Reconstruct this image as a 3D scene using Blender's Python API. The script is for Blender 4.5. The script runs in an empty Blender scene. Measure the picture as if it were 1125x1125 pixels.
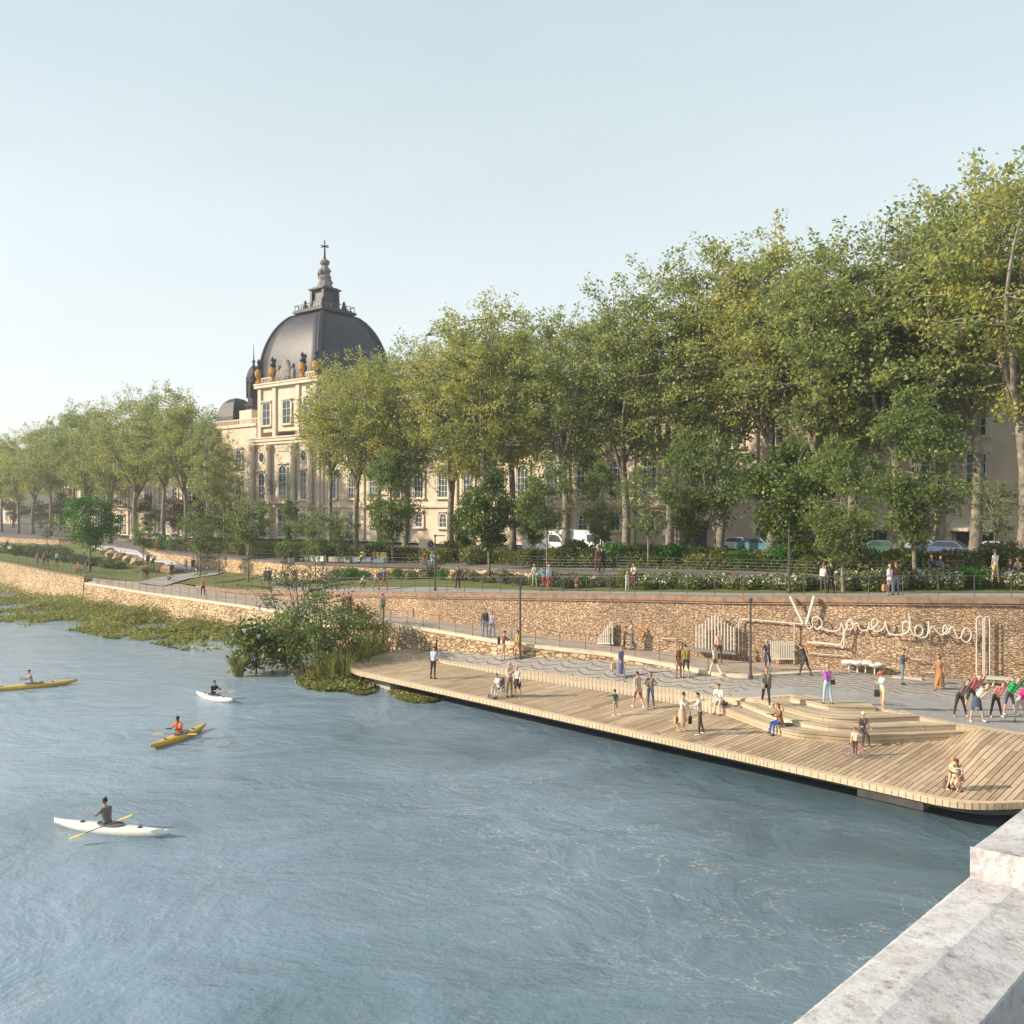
import bpy, math, random
import numpy as np
from mathutils import Vector, Matrix
R_ = math.radians
# ------------------------------------------------------------------ camera, light, exposure
scene = bpy.context.scene
F, HC, YH, CX = 981.0, 10.8, 558.0, 562.5
cam_d = bpy.data.cameras.new('camera'); cam = bpy.data.objects.new('camera', cam_d)
scene.collection.objects.link(cam); scene.camera = cam
cam.location = (0, 0, HC); cam.rotation_euler = (R_(90), 0, 0)
cam_d.sensor_width = 36; cam_d.lens = 36*F/1125; cam_d.shift_y = -(562.5-YH)/1125
cam_d.clip_start = 0.1; cam_d.clip_end = 9000
SUN_EL, SUN_AZ = 27.0, (-0.985, -0.17)           # direction towards the sun, seen from above
world = bpy.data.worlds.new('World'); scene.world = world; world.use_nodes = True
wn = world.node_tree; wn.nodes.clear()
sky = wn.nodes.new('ShaderNodeTexSky'); sky.sky_type = 'NISHITA'; sky.sun_disc = False
sky.sun_elevation = R_(SUN_EL); sky.sun_rotation = math.atan2(SUN_AZ[0], SUN_AZ[1])
sky.air_density = 1.0; sky.dust_density = 1.5; sky.ozone_density = 1.5; sky.altitude = 100
tcw = wn.nodes.new('ShaderNodeTexCoord'); sxw = wn.nodes.new('ShaderNodeSeparateXYZ'); wn.links.new(tcw.outputs['Generated'], sxw.inputs[0])
rw_ = wn.nodes.new('ShaderNodeValToRGB'); wn.links.new(sxw.outputs[2], rw_.inputs[0])
skc = [(0.0, (.96, .96, .92)), (0.10, (.93, .95, .93)), (0.25, (.82, .885, .87)), (0.50, (.62, .755, .755)), (1.0, (.34, .48, .54))]
while len(rw_.color_ramp.elements) < len(skc): rw_.color_ramp.elements.new(.5)
for e_, (p_, c_) in zip(rw_.color_ramp.elements, skc): e_.position = p_; e_.color = (*c_, 1)
mu_ = wn.nodes.new('ShaderNodeVectorMath'); mu_.operation = 'SCALE'; mu_.inputs['Scale'].default_value = 3.0; wn.links.new(rw_.outputs[0], mu_.inputs[0])
nzw = wn.nodes.new('ShaderNodeTexNoise'); nzw.inputs['Scale'].default_value = 2.6; nzw.inputs['Detail'].default_value = 5; nzw.inputs['Roughness'].default_value = .55; mpw = wn.nodes.new('ShaderNodeMapping'); mpw.inputs['Scale'].default_value = (1, 1, 3.2)
wn.links.new(tcw.outputs['Generated'], mpw.inputs[0]); wn.links.new(mpw.outputs[0], nzw.inputs['Vector'])
mrw = wn.nodes.new('ShaderNodeMapRange'); mrw.inputs[1].default_value = .3; mrw.inputs[2].default_value = .7; mrw.inputs[3].default_value = 2.88; mrw.inputs[4].default_value = 3.12; wn.links.new(nzw.outputs[0], mrw.inputs[0]); wn.links.new(mrw.outputs[0], mu_.inputs['Scale'])
mxw = wn.nodes.new('ShaderNodeMix'); mxw.data_type = 'RGBA'; mxw.inputs[0].default_value = 0.86
wn.links.new(sky.outputs[0], mxw.inputs[6]); wn.links.new(mu_.outputs[0], mxw.inputs[7])
bg = wn.nodes.new('ShaderNodeBackground'); bg.inputs[1].default_value = 0.15
wo = wn.nodes.new('ShaderNodeOutputWorld')
wn.links.new(mxw.outputs[2], bg.inputs[0]); wn.links.new(bg.outputs[0], wo.inputs[0])
sd = bpy.data.lights.new('sun', 'SUN'); sd.energy = 3.2; sd.angle = R_(0.6); sd.color = (1.0, 0.85, 0.66)
so = bpy.data.objects.new('sun', sd); scene.collection.objects.link(so)
v = Vector((SUN_AZ[0]*math.cos(R_(SUN_EL)), SUN_AZ[1]*math.cos(R_(SUN_EL)), math.sin(R_(SUN_EL))))
so.rotation_euler = v.to_track_quat('Z', 'Y').to_euler(); so.location = (-40, -20, 60)
scene.view_settings.view_transform = 'Standard'; scene.view_settings.look = 'None'
scene.view_settings.gamma = 1.0; scene.view_settings.exposure = 1.2; scene.view_settings.use_curve_mapping = False
scene.render.engine = 'CYCLES'; scene.render.resolution_x = 1024; scene.render.resolution_y = 1024
scene.cycles.max_bounces = 4; scene.cycles.diffuse_bounces = 3; scene.cycles.glossy_bounces = 2; scene.cycles.transmission_bounces = 3; scene.cycles.volume_bounces = 0
C = scene.collection
# ------------------------------------------------------------------ materials
MATS = {}
def newmat(name):
    m = bpy.data.materials.new(name); m.use_nodes = True
    nt = m.node_tree; b = nt.nodes['Principled BSDF']
    return m, nt, b
def N(nt, t, **kw):
    n = nt.nodes.new(t)
    for k, v in kw.items():
        if k.startswith('i_'):
            key = k[2:]; n.inputs[int(key) if key.isdigit() else key.replace('_', ' ')].default_value = v
        else: setattr(n, k, v)
    return n
def L(nt, a, b): nt.links.new(a, b)
def ramp(nt, fac, stops):
    r = nt.nodes.new('ShaderNodeValToRGB'); el = r.color_ramp.elements
    while len(el) < len(stops): el.new(0.5)
    for e, (p, c) in zip(el, stops): e.position = p; e.color = (*c[:3], 1)
    L(nt, fac, r.inputs[0]); return r
def mix(nt, fac, a, b, blend='MIX'):
    m = nt.nodes.new('ShaderNodeMix'); m.data_type = 'RGBA'; m.blend_type = blend
    for sock, val in ((m.inputs[0], fac), (m.inputs[6], a), (m.inputs[7], b)):
        if hasattr(val, 'links') or isinstance(val, bpy.types.NodeSocket): L(nt, val, sock)
        else: sock.default_value = val if not isinstance(val, tuple) else (*val[:3], 1)
    return m.outputs[2]
def bump(nt, b, h, strength=0.3, dist=0.05):
    n = N(nt, 'ShaderNodeBump'); n.inputs['Strength'].default_value = strength; n.inputs['Distance'].default_value = dist
    L(nt, h, n.inputs['Height']); L(nt, n.outputs[0], b.inputs['Normal']); return n
def plain(name, col, rough=0.6, metal=0.0, var=0.12, scale=4.0):
    if name in MATS: return MATS[name]
    m, nt, b = newmat(name)
    tc = N(nt, 'ShaderNodeTexCoord'); no = N(nt, 'ShaderNodeTexNoise', i_Scale=scale, i_Detail=5.0)
    L(nt, tc.outputs['Object'], no.inputs['Vector'])
    lo = tuple(c*(1-var) for c in col); hi = tuple(min(1, c*(1+var)) for c in col)
    r = ramp(nt, no.outputs[0], [(0.3, lo), (0.7, hi)])
    L(nt, r.outputs[0], b.inputs['Base Color']); b.inputs['Roughness'].default_value = rough; b.inputs['Metallic'].default_value = metal
    MATS[name] = m; return m
def cloth(col):
    key = 'cloth_%d_%d_%d' % tuple(int(c*255) for c in col)
    return plain(key, col, 0.85, 0, 0.1, 9)
def leafmat(name, cols, trans=0.35, rough=0.55):
    m, nt, b = newmat(name)
    g = N(nt, 'ShaderNodeNewGeometry'); tc = N(nt, 'ShaderNodeTexCoord'); no = N(nt, 'ShaderNodeTexNoise', i_Scale=0.35, i_Detail=3.0)
    L(nt, tc.outputs['Object'], no.inputs['Vector'])
    ma = N(nt, 'ShaderNodeMath', operation='MULTIPLY_ADD'); L(nt, g.outputs['Random Per Island'], ma.inputs[0]); ma.inputs[1].default_value = 0.55
    mb = N(nt, 'ShaderNodeMath', operation='MULTIPLY_ADD'); L(nt, no.outputs[0], mb.inputs[0]); mb.inputs[1].default_value = 1.3; mb.inputs[2].default_value = -0.4
    oi = N(nt, 'ShaderNodeObjectInfo'); mo = N(nt, 'ShaderNodeMath', operation='MULTIPLY_ADD'); L(nt, oi.outputs['Random'], mo.inputs[0]); mo.inputs[1].default_value = 0.25; L(nt, mb.outputs[0], mo.inputs[2])
    L(nt, mo.outputs[0], ma.inputs[2])
    n = len(cols); r = ramp(nt, ma.outputs[0], [(i/(n-1), c) for i, c in enumerate(cols)])
    L(nt, r.outputs[0], b.inputs['Base Color']); b.inputs['Roughness'].default_value = rough
    t = N(nt, 'ShaderNodeBsdfTranslucent'); L(nt, r.outputs[0], t.inputs[0])
    ms = N(nt, 'ShaderNodeMixShader'); ms.inputs[0].default_value = trans
    L(nt, b.outputs[0], ms.inputs[1]); L(nt, t.outputs[0], ms.inputs[2])
    L(nt, ms.outputs[0], nt.nodes['Material Output'].inputs[0]); MATS[name] = m; return m

def stone_wall(name, size, cols, mortar, rowh=0.22, uv=True, rough=0.9, warp=0.12, stain=None):
    """coursed rubble masonry in UV metres"""
    m, nt, b = newmat(name)
    tc = N(nt, 'ShaderNodeTexCoord'); src = tc.outputs['UV' if uv else 'Object']
    no = N(nt, 'ShaderNodeTexNoise', i_Scale=2.2, i_Detail=3.0); L(nt, src, no.inputs['Vector'])
    sub = N(nt, 'ShaderNodeVectorMath', operation='SUBTRACT'); L(nt, no.outputs['Color'], sub.inputs[0]); sub.inputs[1].default_value = (.5, .5, .5)
    sc = N(nt, 'ShaderNodeVectorMath', operation='SCALE'); L(nt, sub.outputs[0], sc.inputs[0]); sc.inputs['Scale'].default_value = warp
    ad = N(nt, 'ShaderNodeVectorMath', operation='ADD'); L(nt, src, ad.inputs[0]); L(nt, sc.outputs[0], ad.inputs[1])
    mp = N(nt, 'ShaderNodeMapping'); mp.inputs['Scale'].default_value = (1/size, 1/rowh, 1/size); L(nt, ad.outputs[0], mp.inputs[0])
    vo = N(nt, 'ShaderNodeTexVoronoi', feature='F1', i_Scale=1.0, i_Randomness=0.75); L(nt, mp.outputs[0], vo.inputs['Vector'])
    ve = N(nt, 'ShaderNodeTexVoronoi', feature='DISTANCE_TO_EDGE', i_Scale=1.0, i_Randomness=0.75); L(nt, mp.outputs[0], ve.inputs['Vector'])
    sx = N(nt, 'ShaderNodeSeparateColor'); L(nt, vo.outputs['Color'], sx.inputs[0])
    n = len(cols); r = ramp(nt, sx.outputs[0], [(i/(n-1), c) for i, c in enumerate(cols)])
    big = N(nt, 'ShaderNodeTexNoise', i_Scale=0.25, i_Detail=5.0, i_Roughness=0.6); L(nt, src, big.inputs['Vector'])
    rb = ramp(nt, big.outputs[0], [(0.35, (0.74, 0.70, 0.67)), (0.62, (1.14, 1.07, 1.0))])
    c = mix(nt, 1.0, r.outputs[0], rb.outputs[0], 'MULTIPLY')
    fine = N(nt, 'ShaderNodeTexNoise', i_Scale=9.0, i_Detail=6.0, i_Roughness=0.7); L(nt, src, fine.inputs['Vector'])
    rf = ramp(nt, fine.outputs[0], [(0.3, (0.72, 0.72, 0.72)), (0.7, (1.18, 1.18, 1.18))]); c = mix(nt, 1.0, c, rf.outputs[0], 'MULTIPLY')
    if stain:
        so_ = N(nt, 'ShaderNodeTexNoise', i_Scale=0.5, i_Detail=3.0); L(nt, src, so_.inputs['Vector'])
        rs = ramp(nt, so_.outputs[0], [(0.58, (0, 0, 0)), (0.72, (1, 1, 1))]); c = mix(nt, rs.outputs[0], c, mix(nt, 0.6, c, stain))
    mr = ramp(nt, ve.outputs[0], [(0.02, (0, 0, 0)), (0.10, (1, 1, 1))]); c = mix(nt, mr.outputs[0], mortar, c)
    L(nt, c, b.inputs['Base Color']); b.inputs['Roughness'].default_value = rough
    hh = N(nt, 'ShaderNodeMath', operation='MULTIPLY_ADD'); L(nt, fine.outputs[0], hh.inputs[0]); hh.inputs[1].default_value = 0.35; L(nt, mr.outputs[0], hh.inputs[2])
    h2 = N(nt, 'ShaderNodeMath', operation='ADD'); L(nt, hh.outputs[0], h2.inputs[0]); L(nt, sx.outputs[1], h2.inputs[1])
    bump(nt, b, h2.outputs[0], 0.9, 0.07); MATS[name] = m; return m

def make_mats():
    stone_wall('rubble_wall', 0.24, [(0.37, .255, .175), (0.45, .32, .215), (0.52, .38, .26), (0.62, .475, .33), (0.48, .36, .25)], (0.29, .205, .145), 0.095, stain=(0.50, .25, .08))
    stone_wall('river_wall', 0.46, [(0.42, .30, .18), (0.56, .42, .265), (0.66, .52, .35), (0.60, .46, .30), (0.50, .37, .235)], (0.24, .165, .10), 0.24)
    stone_wall('upper_wall', 0.5, [(0.48, .34, .20), (0.60, .45, .28), (0.68, .52, .34)], (0.30, .20, .12), 0.30)
    plain('coping_brown', (0.25, 0.165, 0.115), 0.9, 0, 0.3, 3)
    plain('pale_wood', (0.54, 0.42, 0.29), 0.8, 0, 0.16, 6); plain('wood_joint', (0.26, 0.20, 0.14), 0.9)
    plain('edge_shade_grey', (.11, .12, .14), .6, 0, .1, 2); plain('curb_pale', (0.60, 0.50, 0.38), 0.85, 0, 0.15, 2)
    plain('paving_beige', (0.36, 0.29, 0.235), 0.9, 0, 0.14, 1.3)
    plain('paving_grey', (0.30, 0.285, 0.28), 0.9, 0, 0.10, 1.1)
    plain('promenade_dark', (0.13, 0.115, 0.12), 0.95, 0, 0.15, 1.1)
    plain('slab_white', (0.46, 0.46, 0.47), 0.8, 0, 0.1, 2)
    plain('street', (0.07, 0.068, 0.07), 0.9, 0, 0.2, 1)
    plain('metal_dark', (0.09, 0.085, 0.08), 0.5, 0.4, 0.1); plain('metal_grey', (0.25, 0.24, 0.23), 0.45, 0.5, 0.1)
    plain('tube_white', (0.56, 0.53, 0.47), 0.4, 0, 0.06); plain('bark', (0.19, 0.165, 0.13), 0.9, 0, 0.6, 2.6)
    plain('bark_dark', (0.09, 0.075, 0.055), 0.9, 0, 0.3, 5)
    plain('white_paint', (0.78, 0.78, 0.76), 0.4, 0, 0.03); plain('rubber', (0.02, 0.02, 0.02), 0.7); plain('glass_dark', (0.05, 0.065, 0.08), 0.08)
    plain('eye_dark', (0.02, 0.015, 0.01), 0.3)
    plain('gold', (0.55, 0.27, 0.05), 0.4, 0.5, 0.15); plain('lead', (0.020, 0.019, 0.032), 0.5, 0.0, 0.35, 0.9)
    plain('lead_stone', (0.20, 0.18, 0.165), 0.8, 0, 0.3, 2); plain('facade_stone', (0.60, 0.50, 0.385), 0.9, 0, 0.12, 0.5)
    plain('facade_stone_dark', (0.52, 0.42, 0.32), 0.9, 0, 0.12, 0.8); plain('roof_tile', (0.26, 0.12, 0.08), 0.9, 0, 0.3, 1.2)  # darker facade stone tone for panels, swags, chimneys and a far house
    plain('awning', (0.66, 0.55, 0.46), 0.9, 0, 0.05); plain('shutter', (0.3, 0.11, 0.08), 0.8)
    plain('concrete', (0.40, 0.37, 0.33), 0.9, 0, 0.2, 1.5); plain('yellow_cushion', (0.75, 0.62, 0.16), 0.8)
    plain('bench_dark', (0.12, 0.12, 0.13), 0.7, 0, 0.1)
    # lawn
    m, nt, b = newmat('lawn'); tc = N(nt, 'ShaderNodeTexCoord'); no = N(nt, 'ShaderNodeTexNoise', i_Scale=0.5, i_Detail=8.0, i_Roughness=0.7)
    L(nt, tc.outputs['Object'], no.inputs['Vector']); r = ramp(nt, no.outputs[0], [(0.3, (0.085, 0.105, 0.022)), (0.7, (0.15, 0.165, 0.045))])
    L(nt, r.outputs[0], b.inputs['Base Color']); b.inputs['Roughness'].default_value = 1
    n2 = N(nt, 'ShaderNodeTexNoise', i_Scale=14.0, i_Detail=4.0); L(nt, tc.outputs['Object'], n2.inputs['Vector']); bump(nt, b, n2.outputs[0], 0.8, 0.08); MATS['lawn'] = m
    # planks (object coords rotated so that boards run away from the river)
    for name, rot, cols, bw, bl in (('deck_planks', 44, [(0.35, .245, .155), (0.48, .355, .235), (0.58, .44, .305), (0.43, .315, .21)], 0.215, 3.8),
                                    ('step_planks', 44, [(0.45, .36, .25), (0.58, .48, .35), (0.64, .54, .41)], 0.2, 4.0)):
        m, nt, b = newmat(name); tc = N(nt, 'ShaderNodeTexCoord')
        src = tc.outputs['Object'] if name == 'deck_planks' else tc.outputs['UV']
        nw = N(nt, 'ShaderNodeTexNoise', i_Scale=0.13, i_Detail=1.0); L(nt, tc.outputs['Object'], nw.inputs['Vector'])
        mp = N(nt, 'ShaderNodeMapping'); L(nt, src, mp.inputs[0])
        if name == 'deck_planks': mp.inputs['Rotation'].default_value = (0, 0, R_(-48))
        br = N(nt, 'ShaderNodeTexBrick', i_Scale=1.0); br.inputs['Brick Width'].default_value = bl; br.inputs['Row Height'].default_value = bw
        br.inputs['Mortar Size'].default_value = 0.014 if name == 'deck_planks' else 0.008; br.inputs['Mortar Smooth'].default_value = 0.2; br.inputs['Bias'].default_value = 0
        br.inputs['Color1'].default_value = (0, 0, 0, 1); br.inputs['Color2'].default_value = (1, 1, 1, 1); br.inputs['Mortar'].default_value = (.5, .5, .5, 1)
        L(nt, mp.outputs[0], br.inputs['Vector'])
        r = ramp(nt, br.outputs['Color'], [(i/(len(cols)-1), c) for i, c in enumerate(cols)])
        gm = N(nt, 'ShaderNodeMapping'); gm.inputs['Scale'].default_value = (0.6, 9, 1); L(nt, mp.outputs[0], gm.inputs[0])
        gr = N(nt, 'ShaderNodeTexNoise', i_Scale=2.0, i_Detail=5.0, i_Roughness=0.7); L(nt, gm.outputs[0], gr.inputs['Vector'])
        rg = ramp(nt, gr.outputs[0], [(0.25, (0.7, 0.68, 0.66)), (0.75, (1.2, 1.2, 1.2))]); c = mix(nt, 1.0, r.outputs[0], rg.outputs[0], 'MULTIPLY')
        bg_ = N(nt, 'ShaderNodeTexNoise', i_Scale=0.35, i_Detail=4.0); L(nt, src, bg_.inputs['Vector'])
        rg2 = ramp(nt, bg_.outputs[0], [(0.35, (0.78, 0.76, 0.74)), (0.65, (1.1, 1.1, 1.1))]); c = mix(nt, 1.0, c, rg2.outputs[0], 'MULTIPLY')
        c = mix(nt, br.outputs['Fac'], c, (0.05, 0.035, 0.02)); L(nt, c, b.inputs['Base Color']); b.inputs['Roughness'].default_value = 0.75
        iv = N(nt, 'ShaderNodeMath', operation='SUBTRACT'); iv.inputs[0].default_value = 1; L(nt, br.outputs['Fac'], iv.inputs[1]); bump(nt, b, iv.outputs[0], 0.7, 0.03); MATS[name] = m
    # fan-laid cobbles
    m, nt, b = newmat('fan_cobbles'); tc = N(nt, 'ShaderNodeTexCoord'); mp = N(nt, 'ShaderNodeMapping'); mp.inputs['Rotation'].default_value = (0, 0, R_(35)); mp.inputs['Scale'].default_value = (0.62, 0.62, 1)
    L(nt, tc.outputs['Object'], mp.inputs[0]); sp = N(nt, 'ShaderNodeSeparateXYZ'); L(nt, mp.outputs[0], sp.inputs[0])
    def M(op, a, b_=None, c_=None):
        n = N(nt, 'ShaderNodeMath', operation=op)
        for i, q in enumerate((a, b_, c_)):
            if q is None: continue
            if isinstance(q, (int, float)): n.inputs[i].default_value = q
            else: L(nt, q, n.inputs[i])
        return n.outputs[0]
    u = M('FRACT', sp.outputs[0]); uu = M('SUBTRACT', u, 0.5); u2 = M('MULTIPLY', uu, uu)
    arc = M('SQRT', M('SUBTRACT', 0.52, u2)); ph = M('ADD', sp.outputs[1], M('MULTIPLY', arc, 1.6))
    ring = M('FRACT', M('MULTIPLY', ph, 2.2)); ln = M('LESS_THAN', ring, 0.22)
    st = N(nt, 'ShaderNodeTexVoronoi', i_Scale=14.0); L(nt, mp.outputs[0], st.inputs['Vector']); sc_ = N(nt, 'ShaderNodeSeparateColor'); L(nt, st.outputs['Color'], sc_.inputs[0])
    r = ramp(nt, sc_.outputs[0], [(0, (0.25, 0.225, 0.20)), (1, (0.40, 0.365, 0.33))]); c = mix(nt, M('MULTIPLY', ln, 0.8), r.outputs[0], (0.12, 0.10, 0.09))
    L(nt, c, b.inputs['Base Color']); b.inputs['Roughness'].default_value = 0.9; bump(nt, b, sc_.outputs[1], 0.4, 0.02); MATS['fan_cobbles'] = m
    # parapet stone
    m, nt, b = newmat('parapet_stone'); tc = N(nt, 'ShaderNodeTexCoord'); o = tc.outputs['Object']
    n1 = N(nt, 'ShaderNodeTexNoise', i_Scale=2.2, i_Detail=10.0, i_Roughness=0.65); n2 = N(nt, 'ShaderNodeTexNoise', i_Scale=11.0, i_Detail=12.0, i_Roughness=0.78)
    n3 = N(nt, 'ShaderNodeTexNoise', i_Scale=45.0, i_Detail=6.0, i_Roughness=0.7); vc = N(nt, 'ShaderNodeTexNoise', i_Scale=2.4, i_Detail=9.0, i_Roughness=0.62, i_Distortion=1.2)
    for q in (n1, n2, n3, vc): L(nt, o, q.inputs['Vector'])
    r = ramp(nt, n1.outputs[0], [(0.3, (0.40, 0.37, 0.37)), (0.5, (0.56, 0.545, 0.55)), (0.75, (0.68, 0.67, 0.67))])
    r2 = ramp(nt, n2.outputs[0], [(0.30, (0.22, 0.19, 0.19)), (0.40, (0.72, 0.70, 0.70)), (0.50, (0.98, 0.97, 0.97)), (0.7, (1.1, 1.1, 1.1))]); c = mix(nt, 1, r.outputs[0], r2.outputs[0], 'MULTIPLY')
    r3 = ramp(nt, n3.outputs[0], [(0.30, (0.40, 0.37, 0.36)), (0.44, (1, 1, 1))]); c = mix(nt, 0.8, c, r3.outputs[0], 'MULTIPLY')
    df = M2 = N(nt, 'ShaderNodeMath', operation='SUBTRACT'); L(nt, vc.outputs[0], df.inputs[0]); df.inputs[1].default_value = 0.5
    ab = N(nt, 'ShaderNodeMath', operation='ABSOLUTE'); L(nt, df.outputs[0], ab.inputs[0])
    rc = ramp(nt, ab.outputs[0], [(0.0, (0.35, 0.32, 0.3)), (0.0045, (1, 1, 1))])
    msk = ramp(nt, n1.outputs[0], [(0.5, (0, 0, 0)), (0.6, (1, 1, 1))]); c = mix(nt, msk.outputs[0], c, mix(nt, 1, c, rc.outputs[0], 'MULTIPLY'))
    L(nt, c, b.inputs['Base Color']); b.inputs['Roughness'].default_value = 0.9
    s = N(nt, 'ShaderNodeMath', operation='MULTIPLY_ADD'); L(nt, n2.outputs[0], s.inputs[0]); s.inputs[1].default_value = 1.6; L(nt, n3.outputs[0], s.inputs[2]); bump(nt, b, s.outputs[0], 0.5, 0.012); MATS['parapet_stone'] = m
    # water
    m, nt, b = newmat('river_water'); tc = N(nt, 'ShaderNodeTexCoord'); o = tc.outputs['Object']
    mp = N(nt, 'ShaderNodeMapping'); mp.inputs['Rotation'].default_value = (0, 0, R_(42)); mp.inputs['Scale'].default_value = (0.85, 1.05, 1); L(nt, o, mp.inputs[0])
    wv = [N(nt, 'ShaderNodeTexNoise', i_Scale=s_, i_Detail=d_, i_Roughness=0.62, i_Distortion=q_) for s_, d_, q_ in ((0.25, 4.0, 0.8), (1.4, 5.0, 0.3), (9.0, 4.0, 0.1))]
    for q in wv: L(nt, mp.outputs[0], q.inputs['Vector'])
    a1 = N(nt, 'ShaderNodeMath', operation='MULTIPLY_ADD'); L(nt, wv[0].outputs[0], a1.inputs[0]); a1.inputs[1].default_value = 1.9
    a2 = N(nt, 'ShaderNodeMath', operation='MULTIPLY_ADD'); L(nt, wv[1].outputs[0], a2.inputs[0]); a2.inputs[1].default_value = 0.55; a3 = N(nt, 'ShaderNodeMath', operation='MULTIPLY'); L(nt, wv[2].outputs[0], a3.inputs[0]); a3.inputs[1].default_value = 0.22
    L(nt, a3.outputs[0], a2.inputs[2]); L(nt, a2.outputs[0], a1.inputs[2])
    bump(nt, b, a1.outputs[0], 0.46, 0.24)
    bigp = N(nt, 'ShaderNodeTexNoise', i_Scale=0.055, i_Detail=4.0); L(nt, o, bigp.inputs['Vector'])
    # silt-laden water with pale ripple streaks (thin crest lines of foam)
    sv = N(nt, 'ShaderNodeTexNoise', i_Scale=0.42, i_Detail=9.0, i_Roughness=0.6, i_Distortion=0.7); L(nt, mp.outputs[0], sv.inputs['Vector'])
    d1 = N(nt, 'ShaderNodeMath', operation='SUBTRACT'); L(nt, sv.outputs[0], d1.inputs[0]); d1.inputs[1].default_value = 0.5
    d2 = N(nt, 'ShaderNodeMath', operation='ABSOLUTE'); L(nt, d1.outputs[0], d2.inputs[0]); rl = ramp(nt, d2.outputs[0], [(0.0, (1, 1, 1)), (0.02, (0, 0, 0))])
    rm = ramp(nt, bigp.outputs[0], [(0.44, (0, 0, 0)), (0.58, (1, 1, 1))]); fm = mix(nt, 1, rl.outputs[0], rm.outputs[0], 'MULTIPLY')
    grain = ramp(nt, wv[2].outputs[0], [(0.45, (0, 0, 0)), (0.6, (1, 1, 1))]); fm = mix(nt, 1, fm, grain.outputs[0], 'MULTIPLY')
    base = ramp(nt, bigp.outputs[0], [(0.3, (0.072, 0.118, 0.148)), (0.7, (0.105, 0.160, 0.198))])
    fs = N(nt, 'ShaderNodeMath', operation='MULTIPLY'); L(nt, fm, fs.inputs[0]); fs.inputs[1].default_value = 0.9
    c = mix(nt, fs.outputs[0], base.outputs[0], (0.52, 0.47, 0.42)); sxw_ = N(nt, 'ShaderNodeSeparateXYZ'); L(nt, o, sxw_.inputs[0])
    # bright sky reflection painted into the base colour, paler towards the left
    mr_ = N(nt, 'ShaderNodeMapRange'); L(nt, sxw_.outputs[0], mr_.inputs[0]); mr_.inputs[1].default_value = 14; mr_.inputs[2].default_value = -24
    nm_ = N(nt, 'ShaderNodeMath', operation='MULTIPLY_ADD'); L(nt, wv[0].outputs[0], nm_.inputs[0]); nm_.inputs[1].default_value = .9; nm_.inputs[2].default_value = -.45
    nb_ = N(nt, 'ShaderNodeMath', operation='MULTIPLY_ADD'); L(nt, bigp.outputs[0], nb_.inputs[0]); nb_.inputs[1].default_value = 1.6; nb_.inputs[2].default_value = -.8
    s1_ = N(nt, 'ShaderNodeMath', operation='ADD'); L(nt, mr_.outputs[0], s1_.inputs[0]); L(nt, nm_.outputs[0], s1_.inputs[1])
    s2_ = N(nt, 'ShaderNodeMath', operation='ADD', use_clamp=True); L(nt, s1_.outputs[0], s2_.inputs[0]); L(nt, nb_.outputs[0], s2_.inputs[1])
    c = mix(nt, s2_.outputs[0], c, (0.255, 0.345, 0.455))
    L(nt, c, b.inputs['Base Color']); b.inputs['Roughness'].default_value = 0.12; b.inputs['IOR'].default_value = 1.36
    MATS['river_water'] = m
    # leaves
    leafmat('leaf_plane', [(0.09, 0.135, 0.05), (0.17, 0.225, 0.07), (0.26, 0.32, 0.10), (0.34, 0.38, 0.12), (0.50, 0.44, 0.08)], 0.52)
    leafmat('leaf_young', [(0.08, 0.12, 0.035), (0.14, 0.20, 0.055), (0.24, 0.30, 0.085)], 0.5)
    leafmat('leaf_bright', [(0.03, 0.10, 0.012), (0.05, 0.17, 0.018), (0.09, 0.23, 0.03)], 0.4)
    leafmat('leaf_dark', [(0.03, 0.06, 0.018), (0.07, 0.12, 0.025), (0.19, 0.24, 0.045)], 0.35, 0.45)
    leafmat('leaf_hedge', [(0.04, 0.08, 0.015), (0.09, 0.15, 0.025), (0.17, 0.20, 0.045), (0.22, 0.17, 0.07)], 0.35)
    leafmat('leaf_grey', [(0.06, 0.075, 0.04), (0.12, 0.14, 0.08), (0.17, 0.18, 0.11)], 0.25)
    leafmat('leaf_marsh', [(0.09, 0.065, 0.022), (0.14, 0.14, 0.035), (0.23, 0.24, 0.06), (0.33, 0.34, 0.10)], 0.4)
    leafmat('leaf_rust', [(0.06, 0.045, 0.02), (0.11, 0.075, 0.03), (0.13, 0.10, 0.04)], 0.3)
    leafmat('petal_white', [(0.45, 0.5, 0.36), (0.62, 0.64, 0.52), (0.72, 0.72, 0.62)], 0.2)
make_mats()
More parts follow.
